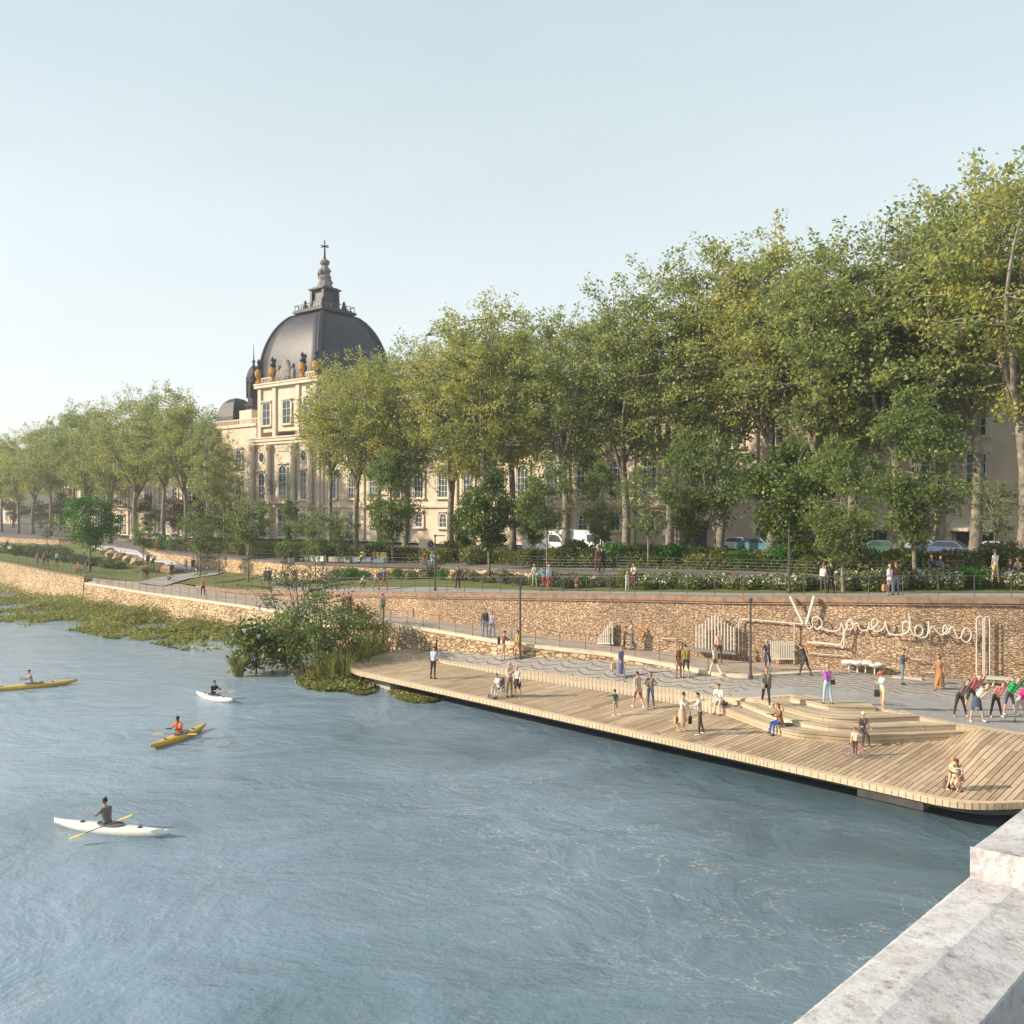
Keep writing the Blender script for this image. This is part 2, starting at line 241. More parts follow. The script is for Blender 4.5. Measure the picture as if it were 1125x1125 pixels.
# ------------------------------------------------------------------ mesh building
class MB:
    def __init__(s): s.v = []; s.f = []; s.m = []; s.uv = {}; s.mi = 0; s.mats = []
    def mat(s, name):
        m = MATS[name] if isinstance(name, str) else name
        if m not in s.mats: s.mats.append(m)
        s.mi = s.mats.index(m); return s
    def add(s, vs, fs, uvs=None):
        b = len(s.v); s.v += [tuple(q) for q in vs]
        for i, f in enumerate(fs):
            if uvs is not None: s.uv[len(s.f)] = uvs[i]
            s.f.append(tuple(b+j for j in f)); s.m.append(s.mi)
    def box(s, c, d, rz=0.0, taper=1.0):
        x, y, z = d[0]/2, d[1]/2, d[2]/2; ca, sa = math.cos(rz), math.sin(rz); vs = []
        for k, t in ((-1, 1), (1, taper)):
            for i, j in ((-1, -1), (1, -1), (1, 1), (-1, 1)):
                a, b_ = i*x*t, j*y*t; vs.append((c[0]+a*ca-b_*sa, c[1]+a*sa+b_*ca, c[2]+k*z))
        s.add(vs, [(3, 2, 1, 0), (4, 5, 6, 7), (0, 1, 5, 4), (1, 2, 6, 5), (2, 3, 7, 6), (3, 0, 4, 7)]); return s
    def tube(s, pts, rad, n=6, caps=True):
        pts = [Vector(p) for p in pts]; m = len(pts)
        if not hasattr(rad, '__len__'): rad = [rad]*m
        vs = []; prev = None
        for i, p in enumerate(pts):
            d = (pts[min(i+1, m-1)]-pts[max(i-1, 0)]); d = d.normalized() if d.length > 1e-9 else Vector((0, 0, 1))
            if prev is None: a = d.orthogonal().normalized()
            else:
                a = prev-d*prev.dot(d); a = a.normalized() if a.length > 1e-6 else d.orthogonal().normalized()
            prev = a; b_ = d.cross(a)
            for k in range(n):
                t = 2*math.pi*k/n; vs.append(p+(a*math.cos(t)+b_*math.sin(t))*rad[i])
        fs = []
        for i in range(m-1):
            for k in range(n): fs.append((i*n+k, i*n+(k+1) % n, (i+1)*n+(k+1) % n, (i+1)*n+k))
        if caps: fs.append(tuple(range(n))[::-1]); fs.append(tuple((m-1)*n+k for k in range(n)))
        s.add(vs, fs); return s
    def lathe(s, c, prof, n=12, a0=0.0, sx=1.0, sy=1.0):
        vs = []; fs = []
        for r, z in prof:
            for k in range(n):
                t = a0+2*math.pi*k/n; vs.append((c[0]+r*sx*math.cos(t), c[1]+r*sy*math.sin(t), c[2]+z))
        for i in range(len(prof)-1):
            for k in range(n): fs.append((i*n+k, i*n+(k+1) % n, (i+1)*n+(k+1) % n, (i+1)*n+k))
        fs.append(tuple(range(n))[::-1]); fs.append(tuple((len(prof)-1)*n+k for k in range(n)))
        s.add(vs, fs); return s
    def ell(s, c, r, n=8, m=6, jit=0, rnd=None):
        prof = []; vs = []; fs = []
        for i in range(1, m):
            ph = math.pi*i/m
            for k in range(n):
                t = 2*math.pi*k/n; q = 1+(rnd.uniform(-jit, jit) if rnd else 0)
                vs.append((c[0]+r[0]*math.sin(ph)*math.cos(t)*q, c[1]+r[1]*math.sin(ph)*math.sin(t)*q, c[2]-r[2]*math.cos(ph)*q))
        vs.append((c[0], c[1], c[2]-r[2])); vs.append((c[0], c[1], c[2]+r[2])); b0 = len(vs)-2
        for i in range(m-2):
            for k in range(n): fs.append((i*n+k, i*n+(k+1) % n, (i+1)*n+(k+1) % n, (i+1)*n+k))
        for k in range(n): fs.append((b0, (k+1) % n, k)); fs.append((b0+1, (m-2)*n+k, (m-2)*n+(k+1) % n))
        s.add(vs, fs); return s
    def prism(s, pts, z0, z1):
        n = len(pts); ar = sum(pts[i][0]*pts[(i+1) % n][1]-pts[(i+1) % n][0]*pts[i][1] for i in range(n))
        if ar < 0: pts = pts[::-1]
        vs = [(p[0], p[1], z0) for p in pts]+[(p[0], p[1], z1) for p in pts]
        fs = [tuple(range(n))[::-1], tuple(range(n, 2*n))]+[(i, (i+1) % n, n+(i+1) % n, n+i) for i in range(n)]
        s.add(vs, fs); return s
    def strip(s, A, B, nsub=1, flip=False):
        """sheet between two polylines with UV (arc length, across)"""
        m = len(A); vs = []; fs = []; uvs = []; u = [0]
        for i in range(1, m): u.append(u[-1]+(Vector(A[i])-Vector(A[i-1])).length)
        for i in range(m):
            for k in range(nsub+1): vs.append(Vector(A[i]).lerp(Vector(B[i]), k/nsub))
        w = [(Vector(B[i])-Vector(A[i])).length for i in range(m)]; q = nsub+1
        for i in range(m-1):
            for k in range(nsub):
                f = (i*q+k, (i+1)*q+k, (i+1)*q+k+1, i*q+k+1)
                uv = ((u[i], w[i]*k/nsub), (u[i+1], w[i+1]*k/nsub), (u[i+1], w[i+1]*(k+1)/nsub), (u[i], w[i]*(k+1)/nsub))
                if flip: f = f[::-1]; uv = uv[::-1]
                fs.append(f); uvs.append(uv)
        s.add(vs, fs, uvs); return s
    def build(s, name, parent=None, smooth=False):
        me = bpy.data.meshes.new(name); me.from_pydata(s.v, [], s.f)
        for m in s.mats: me.materials.append(m)
        me.polygons.foreach_set('material_index', s.m)
        if smooth: me.polygons.foreach_set('use_smooth', [True]*len(s.f))
        if s.uv:
            ul = me.uv_layers.new(name='UVMap')
            for p in me.polygons:
                u = s.uv.get(p.index)
                if u:
                    for li, q in zip(p.loop_indices, u): ul.data[li].uv = q
        me.update(); o = bpy.data.objects.new(name, me); C.objects.link(o)
        if parent: o.parent = parent
        return o
def tag(o, label=None, cat=None, group=None, kind=None):
    if label: o['label'] = label
    if cat: o['category'] = cat
    if group: o['group'] = group
    if kind: o['kind'] = kind
    return o
def empty(name, loc, rz=0.0, label=None, cat=None, group=None):
    o = bpy.data.objects.new(name, None); C.objects.link(o); o.location = loc; o.rotation_euler = (0, 0, rz); o.empty_display_size = 0.3
    return tag(o, label, cat, group)
def dup(src, loc, rz=0.0, sc=1.0, label=None, group=None):
    r = src.copy(); C.objects.link(r); r.location = loc; r.rotation_euler = (0, 0, rz); r.scale = (sc, sc, sc) if not hasattr(sc, '__len__') else sc
    if label: r['label'] = label
    if group: r['group'] = group
    for ch in list(src.children):
        c = ch.copy(); C.objects.link(c); c.parent = r
        for g in list(ch.children):
            d = g.copy(); C.objects.link(d); d.parent = c
    return r
def P(px, py, z):
    D = F*(HC-z)/(py-YH); return Vector(((px-CX)/F*D, D, z))
def Q(px, D, z): return Vector(((px-CX)/F*D, D, z))
def leaves(name, cen, size, mat, parent=None, up=0.35, seed=0, aspect=0.62, mats=None, mi=None):
    """kite-shaped leaves, one face each; cen (n,3), size (n,)"""
    rs = np.random.RandomState(seed); n = len(cen); cen = np.asarray(cen, float); size = np.asarray(size, float)
    nr = rs.normal(size=(n, 3)); nr[:, 2] += up*2; nr /= np.linalg.norm(nr, axis=1)[:, None]
    t = rs.normal(size=(n, 3)); t -= nr*(t*nr).sum(1)[:, None]; t /= np.linalg.norm(t, axis=1)[:, None]; b = np.cross(nr, t)
    s = size[:, None]; w = s*aspect
    v = np.stack([cen-t*s*.5, cen-t*s*.05+b*w*.5+nr*s*.06, cen+t*s*.5, cen-t*s*.05-b*w*.5+nr*s*.06], 1).reshape(-1, 3)
    me = bpy.data.meshes.new(name); me.vertices.add(4*n); me.vertices.foreach_set('co', v.ravel())
    me.loops.add(4*n); me.loops.foreach_set('vertex_index', np.arange(4*n)); me.polygons.add(n)
    me.polygons.foreach_set('loop_start', np.arange(0, 4*n, 4)); me.polygons.foreach_set('loop_total', np.full(n, 4))
    for q in (mats or [mat]): me.materials.append(MATS[q])
    if mi is not None: me.polygons.foreach_set('material_index', mi)
    me.update(calc_edges=True); o = bpy.data.objects.new(name, me); C.objects.link(o)
    if parent: o.parent = parent
    return o
# ------------------------------------------------------------------ the lie of the land, as lines along the bank
def tab(rows):
    xs = [r[0] for r in rows]
    def g(x): return tuple(float(np.interp(x, xs, [r[k] for r in rows])) for k in (1, 2))
    return g
def Rd(x): return 49.4/(1+(x-CX)/F)
_R = tab([(93, 94.9, 2.80), (160, 85, 2.68), (235, 76.5, 2.69), (285, 71.6, 2.7), (320, 67.9, 2.7), (377, 64.9, 2.7), (424, 62.1, 2.7), (465, 59.7, 2.7),
          (527, 55.9, 2.6), (560, 54.4, 2.54), (620, 52.8, 2.4), (667, 51.8, 2.3), (731, 49.3, 2.15), (786, 46.9, 2.05), (822, 46.3, 2.0), (930, 48.1, 1.97), (1000, 46.4, 1.97), (1125, 44.9, 2.0), (3000, 44.9, 2.0)])
_Rz = tab([(-330, 0, 4.0), (0, 0, 3.85), (60, 0, 3.45), (93, 0, 3.40)])
def LR(x): return (Rd(x), _Rz(x)[1]) if x <= 92.5 else _R(x)
_W = tab([(92, 95.8, 0), (130, 96, 0), (200, 92, 0), (250, 85.5, 0), (330, 77, 0), (400, 70.5, 0), (470, 65, 0), (560, 60, 0), (660, 56, 0), (720, 54, 0), (800, 51.6, 0), (928, 48.3, 0), (1000, 46.6, 0), (1125, 45, 0), (3000, 45, 0)])
_W0 = tab([(92, 0, 3.41), (130, 0, 3.0), (200, 0, 2.95), (250, 0, 2.65), (330, 0, 2.7), (400, 0, 2.68), (470, 0, 2.72), (560, 0, 2.54), (660, 0, 2.3), (720, 0, 2.12), (800, 0, 2.05), (928, 0, 1.99), (1000, 0, 1.99), (1125, 0, 2.0), (3000, 0, 2.0)])
_W1 = tab([(92, 0, 3.45), (130, 0, 3.05), (200, 0, 3.0), (250, 0, 3.0), (330, 0, 3.62), (400, 0, 4.19), (470, 0, 4.64), (560, 0, 5.05), (660, 0, 5.38), (720, 0, 5.54), (800, 0, 5.68), (928, 0, 6.0), (1000, 0, 6.15), (1125, 0, 6.28), (3000, 0, 6.5)])
def LW0(x): return (Rd(x)+0.8, LR(x)[1]+.02) if x <= 92.5 else (_W(x)[0], _W0(x)[1])
def LW1(x): return (Rd(x)+0.8, LR(x)[1]+.02) if x <= 92.5 else (_W(x)[0]+0.1, _W1(x)[1])
_T = tab([(-330, 640, 4.2), (-150, 262, 4.2), (0, 172, 4.2), (60, 160, 4.2), (88, 160, 4.4), (100, 163, 4.9), (130, 160, 5.05), (152, 150, 5.05), (164, 122, 4.6), (172, 116, 4.2), (225, 104, 3.7), (245, 103, 3.5), (290, 93, 3.7), (330, 86.4, 3.8), (400, 81.7, 4.3), (470, 78.7, 4.7), (540, 71, 5.0),
          (600, 64.6, 5.2), (700, 60.5, 5.5), (800, 57.5, 5.75), (900, 54, 6.0), (1000, 52.5, 6.2), (1125, 51, 6.35), (3000, 50, 6.5)])
LT = _T
_U = tab([(-330, 0, 5.3), (0, 0, 5.33), (60, 0, 5.25), (130, 0, 5.3), (168, 0, 5.15), (225, 0, 5.1), (245, 0, 5.13), (290, 0, 5.34), (330, 0, 5.5), (400, 0, 5.6), (470, 0, 5.65), (540, 0, 6.02), (600, 0, 6.2), (700, 0, 6.4), (800, 0, 6.45), (900, 0, 6.5), (1000, 0, 6.62), (1125, 0, 6.75), (3000, 0, 6.9)])
def LU(x): return (_T(x)[0]+0.35, _U(x)[1])
def LH(x): return (_T(x)[0]+5.5, _U(x)[1]+0.05)
def LK(x): return (_T(x)[0]+11.0 if x > 500 else _T(x)[0]+13.0, _U(x)[1]+0.08)
def LZ(x): return (_T(x)[0]+260, _U(x)[1]+0.3)
LF = tab([(470, 59.9, 1.36), (485, 54.8, 1.36), (573, 51.4, 1.42), (630, 49.3, 1.46), (696, 46.9, 1.51), (743, 45.3, 1.57), (782, 43.0, 1.64), (794, 42.3, 1.74), (806, 41.7, 1.86), (831, 41.0, 2.03), (868, 40.8, 2.20), (885, 40.3, 2.19), (907, 39.5, 2.19), (943, 38.9, 2.19), (962, 38.6, 2.13), (1010, 37.6, 1.97), (1051, 36.9, 1.82), (1125, 36.1, 1.6), (1300, 35.5, 1.5), (3000, 33, 1.5)])
_B = tab([(470, 0, 1.40), (560, 0, 1.85), (667, 0, 1.98), (822, 0, 1.97), (930, 0, 1.98), (3000, 0, 1.99)])
def LB(x): return (LR(x)[0]+0.25 if x < 930 else LW0(x)[0], _B(x)[1])
_Md = tab([(470, 1, 0), (803, 762, 0), (820, 757.5, 0), (839, 755, 0), (882, 755.5, 0), (960, 760, 0), (1045, 766, 0), (1125, 768.5, 0), (3000, 768, 0)])
def solve(A, B, py):
    (DA, zA), (DB, zB) = A, B; y = py-YH; den = y*(DB-DA)+F*(zB-zA)
    return (F*(HC-zA)-y*DA)/den if abs(den) > 1e-9 else 0.5
def lerpAB(A, B, t): return (A[0]+(B[0]-A[0])*t, A[1]+(B[1]-A[1])*t)
def LM(x):
    if x < 803: return LF(x)
    t = max(0.02, min(0.95, solve(LF(x), LB(x), _Md(x)[0]))); return lerpAB(LF(x), LB(x), t)
LL = tab([(470, 60.1, 1.30), (485, 54.5, 1.30), (573, 49.6, 1.30), (630, 47.3, 1.30), (696, 45.0, 1.30), (743, 43.1, 1.30), (782, 41.2, 1.30), (794, 41.0, 1.3)])
SURF = {'walk': (LR, LW0), 'terrace': (LW1, LT), 'upper': (LU, LK), 'plaza': (LF, LB), 'street': (LK, LZ)}
def S(surf, px, py):
    if surf == 'deck': return P(px, py, 1.30)
    if isinstance(surf, (int, float)): return P(px, py, surf)
    a, b = SURF[surf]; A, B = a(px), b(px); D, z = lerpAB(A, B, solve(A, B, py)); return Q(px, D, z)
def XS(a, b, st=12):
    n = max(2, int(round((b-a)/st))+1); return [a+(b-a)*i/(n-1) for i in range(n)]
def line(f, xs, dD=0.0, dz=0.0): return [Q(x, f(x)[0]+dD, f(x)[1]+dz) for x in xs]
def at_z(pts, z): return [Vector((p[0], p[1], z)) for p in pts]
xsL = XS(-330, 92.4, 14); xsR = XS(92.6, 1500, 12)+[1800, 2200, 3000]
# ------------------------------------------------------------------ water and ground
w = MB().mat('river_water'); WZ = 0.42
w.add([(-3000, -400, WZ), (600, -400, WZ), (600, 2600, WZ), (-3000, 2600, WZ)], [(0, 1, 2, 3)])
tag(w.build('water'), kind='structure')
g = MB().mat('street')
xa = [-330, -250, -200]+XS(-150, 1500, 25)+[1800, 2200, 3000]
g.strip(line(LK, xa), line(LZ, xa)); A = line(LZ, xa); g.strip(A, [Vector((p.x*3-200, p.y*3+300, p.z)) for p in A]); tag(g.build('street_ground'), kind='structure')
g = MB().mat('promenade_dark'); xa = xsL+xsR; g.strip(line(LU, xa, -0.34, 0.0), line(LK, xa), 2); tag(g.build('promenade'), kind='structure')
g = MB().mat('lawn'); g.strip(line(LW1, xsL+xsR), line(LT, xsL+xsR), 3); tag(g.build('lawn_terrace'), kind='structure')
xg = XS(300, 1500, 12)+[3000]
g = MB().mat('paving_grey')                                      # gravel path just behind the coping
g.strip(line(LW1, xg, 0, .006), [Q(x, LW1(x)[0]+(LT(x)[0]-LW1(x)[0])*0.30, LW1(x)[1]+(LT(x)[1]-LW1(x)[1])*0.30+.012) for x in xg]); tag(g.build('terrace_path'), kind='structure')
g = MB().mat('paving_beige'); g.strip(line(LR, xsR), line(LW0, xsR)); tag(g.build('quay_walkway'), kind='structure')
xp = XS(470, 1500, 10)+[2200, 3000]
g = MB().mat('fan_cobbles'); g.strip(line(LM, xp), line(LB, xp), 2); tag(g.build('cobbled_plaza'), kind='structure')
xm = XS(803.5, 1500, 10)+[2200, 3000]
g = MB().mat('paving_grey'); g.strip(line(LF, xm), line(LM, xm), 2); tag(g.build('smooth_plaza'), kind='structure')
xk = XS(780, 1300, 8); g = MB().mat('pale_wood'); g.strip([Q(x, LF(x)[0]+.01, 1.2) for x in xk], line(LF, xk, .01, .02)); g.strip(line(LF, xk, .01, .02), line(LF, xk, .35, .02)); tag(g.build('plaza_edge'), kind='structure')
# ------------------------------------------------------------------ walls
def wall_thing(name, label, parts, cat='wall'):
    r = empty(name, (0, 0, 0), 0, label, cat)
    for nm, mb in parts: mb.build(nm, r)
    return r
# river wall (left of the deck) with a pale curb, and its low continuation behind the plaza
face = MB().mat('river_wall'); xs1 = XS(-330, 92.4, 14); xs2 = XS(92.6, 480, 12)
A = line(LR, xs1); face.strip([p+Vector((-.25, -.25, 0))-Vector((0, 0, p.z+.8)) for p in A], A)
A = line(LR, xs2); face.strip([p+Vector((-.25, -.25, 0))-Vector((0, 0, p.z+.8)) for p in A], A)
a, b = Q(92.5, *LR(92.4)), Q(92.5, *LR(92.7)); face.add([(a.x, a.y, 2), (a.x+.6, a.y+.6, 2), (a.x+.6, a.y+.6, a.z), (a.x, a.y, a.z)], [(0, 1, 2, 3)], [((0, 0), (.8, 0), (.8, 1.4), (0, 1.4))])
xs3 = XS(480, 905, 10); A = line(LR, xs3); B0 = [Q(x, LR(x)[0], LB(x)[1]-.15) for x in xs3]; face.strip(B0, A)
curb = MB().mat('curb_pale')
for xs_ in (xs2+xs3[1:],):
    A = line(LR, xs_, -0.05, -0.10); B = line(LR, xs_, -0.05, 0.10); Cc = line(LR, xs_, 0.45, 0.10); Dd = line(LR, xs_, 0.45, -.02)
    curb.strip(A, B); curb.strip(B, Cc); curb.strip(Cc, Dd)
cop = MB().mat('coping_brown'); A = line(LR, xs1, -.04, -.1); B = line(LR, xs1, -.04, .07); Cc = line(LR, xs1, .5, .07); Dd = line(LR, xs1, .5, -.02); cop.strip(A, B); cop.strip(B, Cc); cop.strip(Cc, Dd)
wall_thing('river_wall', 'long rubble stone river wall with pale curb, rising from the reeds', [('wall_face', face), ('curb', curb), ('coping', cop)])
# embankment wall behind the walkway
xw = XS(215, 1500, 12)+[2200, 3000]
face = MB().mat('rubble_wall'); face.strip(line(LW0, xw, 0, -.1), line(LW1, xw, -0.1, -0.05), 1)
cop = MB().mat('coping_brown')
o0 = line(LW1, xw, -.28, -.30); o1 = line(LW1, xw, -.28, -.02); o2 = line(LW1, xw, .25, .03); ou = line(LW1, xw, -.10, -.32); cop.strip(ou, o0); cop.strip(o0, o1); cop.strip(o1, o2)
m0 = line(LW1, xw, -.22, -.42); m1 = line(LW1, xw, -.22, -.33); m2 = line(LW1, xw, -.10, -.42); cop.strip(m2, m0); cop.strip(m0, m1); cop.strip(m1, ou)
wall_thing('embankment_wall', 'high brown rubble embankment wall behind the plaza, with a moulded coping', [('wall_face', face), ('coping', cop)])
# upper retaining wall, in lengths with gaps for stairs
xu = xsL+xsR
face = MB().mat('upper_wall'); face.strip(line(LT, xu, 0, -.1), line(LU, xu, -.30, -0.16))
cop = MB().mat('promenade_dark'); a0 = line(LU, xu, -.42, -.17); a1 = line(LU, xu, -.42, .02); a2 = line(LU, xu, .1, .02); cop.strip(line(LU, xu, -.30, -.17), a0); cop.strip(a0, a1); cop.strip(a1, a2)
wall_thing('upper_retaining_wall', 'low pale sandstone retaining wall at the back of the lawn, under the promenade', [('wall_face', face), ('coping', cop)])
# left: paved esplanade with pale slabs stepping down through the lawn
def lawn_patch(name, pts, mat, dz, th=0, label=None, kind='structure', cat=None):
    mb = MB().mat(mat); vs = [S('terrace', x, y)+Vector((0, 0, dz)) for x, y in pts]; n = len(vs); fs = [tuple(range(n))[::-1]]
    if th: vs += [p-Vector((0, 0, th)) for p in vs]; fs += [(i, (i+1) % n, n+(i+1) % n, n+i) for i in range(n)]
    mb.add(vs, fs); return tag(mb.build(name), label, cat, 'pale slabs of the ramp' if label else None, kind)
lawn_patch('paved_ramp', [(98, 596.5), (128, 595.5), (150, 597.5), (158, 606), (172, 613.5), (200, 621), (240, 628), (243, 629.6), (205, 630), (150, 614), (104, 603)], 'promenade_dark', .12)
for i, pts in enumerate([[(98, 600.5), (126, 602.5), (131, 606), (110, 605)], [(126, 603), (150, 606.5), (156, 611), (132, 608)], [(150, 610), (190, 618.5), (196, 622.5), (160, 616)], [(180, 620), (212, 624.5), (216, 628), (190, 625.5)]]):
    lawn_patch('pale_slab', pts, 'slab_white', .30, .22, ['pale stone slab nearest the bright green tree', 'pale stone slab beside the seated pair in dark red', 'long pale slab in the middle of the ramp', 'lowest pale slab, where the lawn path begins'][i], None, 'slab')
rs_ = random.Random(5)
for i, (x, y) in enumerate([(122, 612), (131, 615), (141, 618), (150, 621), (118, 609), (176, 627), (185, 629.5)]):
    p = S('terrace', x, y); mb = MB().mat('upper_wall'); mb.ell((0, 0, .35), (1.0, .7, .65), 7, 5, .22, rs_); o = mb.build('boulder'); o.location = p; o.rotation_euler = (0, 0, i)
    tag(o, ['sandstone boulder just left of the small gap in the row, behind the shrubs', 'sandstone boulder under the seated pair', 'broad sandstone boulder right of the seated pair', 'last boulder of the upper row, beside a slim sapling', 'first boulder at the left end of the row', 'low boulder by the two standing people', 'boulder beside the crouching person and stroller'][i], 'boulder', 'boulders edging the paved ramp')
lawn_patch('lawn_path', [(150, 641), (165, 637), (190, 633), (212, 629.6), (247, 628.6), (238, 632), (208, 636.5), (190, 641.5), (180, 645)], 'paving_grey', 0.10)
# ------------------------------------------------------------------ timber deck, wave bench and steps
LE_y = tab([(384, 732, 0), (388, 735.5, 0), (395, 738.2, 0), (450, 750.3, 0), (1030, 877, 0), (1050, 880.3, 0), (1070, 882, 0), (1090, 882.3, 0), (1125, 881, 0), (1300, 872, 0), (1700, 858, 0)])
LG_y = tab([(384, 731, 0), (390, 728, 0), (400, 724, 0), (430, 715.5, 0), (470, 711.5, 0)])
stepB = [(782, 784), (794, 783), (860, 806.7), (903, 812), (935, 815), (960, 815), (1000, 812), (1036, 810)]
def LG(x):
    if x <= 470: return (F*9.5/(LG_y(x)[0]-YH), 1.30)
    if x <= 782: return (LL(x)[0]+.4, 1.30)
    if x <= 1036:
        y = np.interp(x, [a[0] for a in stepB], [a[1] for a in stepB]); return (F*9.5/(y-YH)+.4, 1.30)
    f_ = LF(x); t = min(1, (x-1036)/40.0); e = F*9.5/(np.interp(1036, [1036], [810])-YH)+.4
    return (e*(1-t)+(f_[0]+.05)*t, 1.30*(1-t)+(f_[1]+.012)*t)
xd = XS(384, 400, 2)+XS(404, 1700, 8)
deck = empty('timber_deck', (0, 0, 0), 0, 'long timber deck floating over the river with a pale plank edge', 'deck')
mb = MB().mat('deck_planks'); E = [P(x, LE_y(x)[0], 1.30) for x in xd]; G = line(LG, xd); ns = 10; rows = []
for k in range(ns+1):
    t = k/ns; s_ = t*t*(3-2*t) if t > 0 else 0
    rows.append([Vector((a.x+(b.x-a.x)*t, a.y+(b.y-a.y)*t, 1.30+(b.z-1.30)*s_)) for a, b in zip(E, G)])
for k in range(ns): mb.strip(rows[k], rows[k+1])
o = mb.build('deck_surface', deck, smooth=True)
mb = MB().mat('pale_wood'); lip = [p+Vector((-.05, -.05, 0)) for p in E]
mb.strip([p-Vector((0, 0, .21)) for p in lip], [p+Vector((0, 0, .012)) for p in lip]); mb.strip([p+Vector((0, 0, .012)) for p in lip], [p+Vector((.22, .22, .012)) for p in lip])
# vertical board joints on the edge
u = 0; last = lip[0]; acc = 0
mb.mat('wood_joint')
for i in range(1, len(lip)):
    seg = lip[i]-lip[i-1]; n_ = int(seg.length/.3)+1
    for k in range(n_):
        p = lip[i-1]+seg*(k/n_); mb.box((p.x, p.y, p.z-.10), (.012, .03, .19), math.atan2(seg.y, seg.x))
mb.build('edge_boards', deck)
mb = MB().mat('paving_grey'); dn = Vector((0, 0, -.27)); mb.strip([p+dn for p in G], [p+dn+Vector((.02, .02, 0)) for p in E]); mb.build('underside', deck)
mb = MB().mat('edge_shade_grey'); bx_ = [p+Vector((.85, .85, 0)) for p in E[6:]]; mb.strip([Vector((p.x, p.y, .62)) for p in bx_], [Vector((p.x, p.y, 1.09)) for p in bx_]); mb.strip([Vector((p.x+.3, p.y+.3, .62)) for p in bx_], [Vector((p.x, p.y, .62)) for p in bx_]); mb.build('edge_shade_band', deck)  # added recessed band, coloured dark to stand for the shade beneath the deck
for px, D, w_ in ((984, 31.8, 2.3), (423, 52.1, 2.4), (705, 43.5, 2.6)):
    p = Q(px, D, 0.2); mb = MB().mat('concrete'); mb.box((p.x, p.y, .2), (w_, 1.1, 1.66), R_(-45)); mb.build('pier', deck)
mb = MB().mat('pale_wood'); xw_ = XS(478, 794, 6); A = line(LL, xw_, 0, -.02); B = line(LF, xw_, 0, .03)
mid = [a.lerp(b, .45)+Vector((0, 0, .62*(b.z-a.z)-.45*(b.z-a.z)+.02)) for a, b in zip(A, B)]
mb.strip(A, mid); mb.strip(mid, B); mb.strip(B, [b+Vector((.5, .5, .0)) for b in B])
for i, x in enumerate(XS(486, 790, 4.2)):
    a, b = Q(x, *LL(x)), Q(x, *LF(x)); mb.mat('wood_joint'); n_ = (b-a).normalized(); 
    m_ = a.lerp(b, .45)+Vector((0, 0, .17*(b.z-a.z)+.02)); mb.tube([a+Vector((0, 0, .0)), m_+Vector((0, 0, .004)), b+Vector((0, 0, .034))], .012, 3, False)
tag(mb.build('wave_bench', None, False), 'pale curved wooden ramp edge between the deck and the cobbles', 'bench')
# the stepped seats
def smooth_pts(pts, n=6):
    out = []
    for i in range(len(pts)-1):
        p0 = pts[max(i-1, 0)]; p1 = pts[i]; p2 = pts[i+1]; p3 = pts[min(i+2, len(pts)-1)]
        for k in range(n):
            t = k/n; out.append(0.5*((2*p1)+(p2-p0)*t+(2*p0-5*p1+4*p2-p3)*t*t+(3*p1-p0-3*p2+p3)*t**3))
    out.append(pts[-1]); return out
steps = empty('stepped_seats', (0, 0, 0), 0, 'wooden amphitheatre steps curving down from the plaza to the deck', 'steps')
SK = [(1.62, [(780, 773.5), (794, 777), (860, 800), (903, 806), (935, 808.5), (960, 808.5), (1000, 806.5), (1036, 805), (1062, 804)]),
      (1.84, [(806, 768), (860, 788), (903, 796.5), (935, 799), (960, 799), (1000, 797.5), (1051, 796)]),
      (2.04, [(832, 767), (870, 779), (903, 786.5), (935, 789), (962, 788.5), (1010, 786.5)]),
      (2.24, [(868, 766), (885, 769.5), (907, 774), (935, 776), (962, 776.5)])]
for k, (z_, pts) in enumerate(SK):
    fr = smooth_pts([P(x, y, z_) for x, y in pts]); mb = MB().mat('step_planks'); bk = []
    for i, p in enumerate(fr):
        t = (fr[min(i+1, len(fr)-1)]-fr[max(i-1, 0)]).normalized(); nrm = Vector((-t.y, t.x, 0)); bk.append(p+nrm*(1.45 if k < 3 else 1.15)+Vector((0, 0, 0)))
    lo = at_z(fr, 1.22); lob = at_z(bk, 1.22)
    mb.strip(lo, fr); mb.strip(fr, bk); mb.strip(bk, lob)
    mb.add([lo[0], fr[0], bk[0], lob[0]], [(0, 1, 2, 3)], [((0, 0), (0, z_-1.2), (1.4, z_-1.2), (1.4, 0))])
    mb.add([lo[-1], fr[-1], bk[-1], lob[-1]], [(3, 2, 1, 0)], [((1.4, 0), (1.4, z_-1.2), (0, z_-1.2), (0, 0))])
    # nosing: a thin proud board
    mb.strip([p+Vector((-.02, -.03, -.05)) for p in fr], [p+Vector((-.02, -.03, .004)) for p in fr]); mb.build('step', steps)
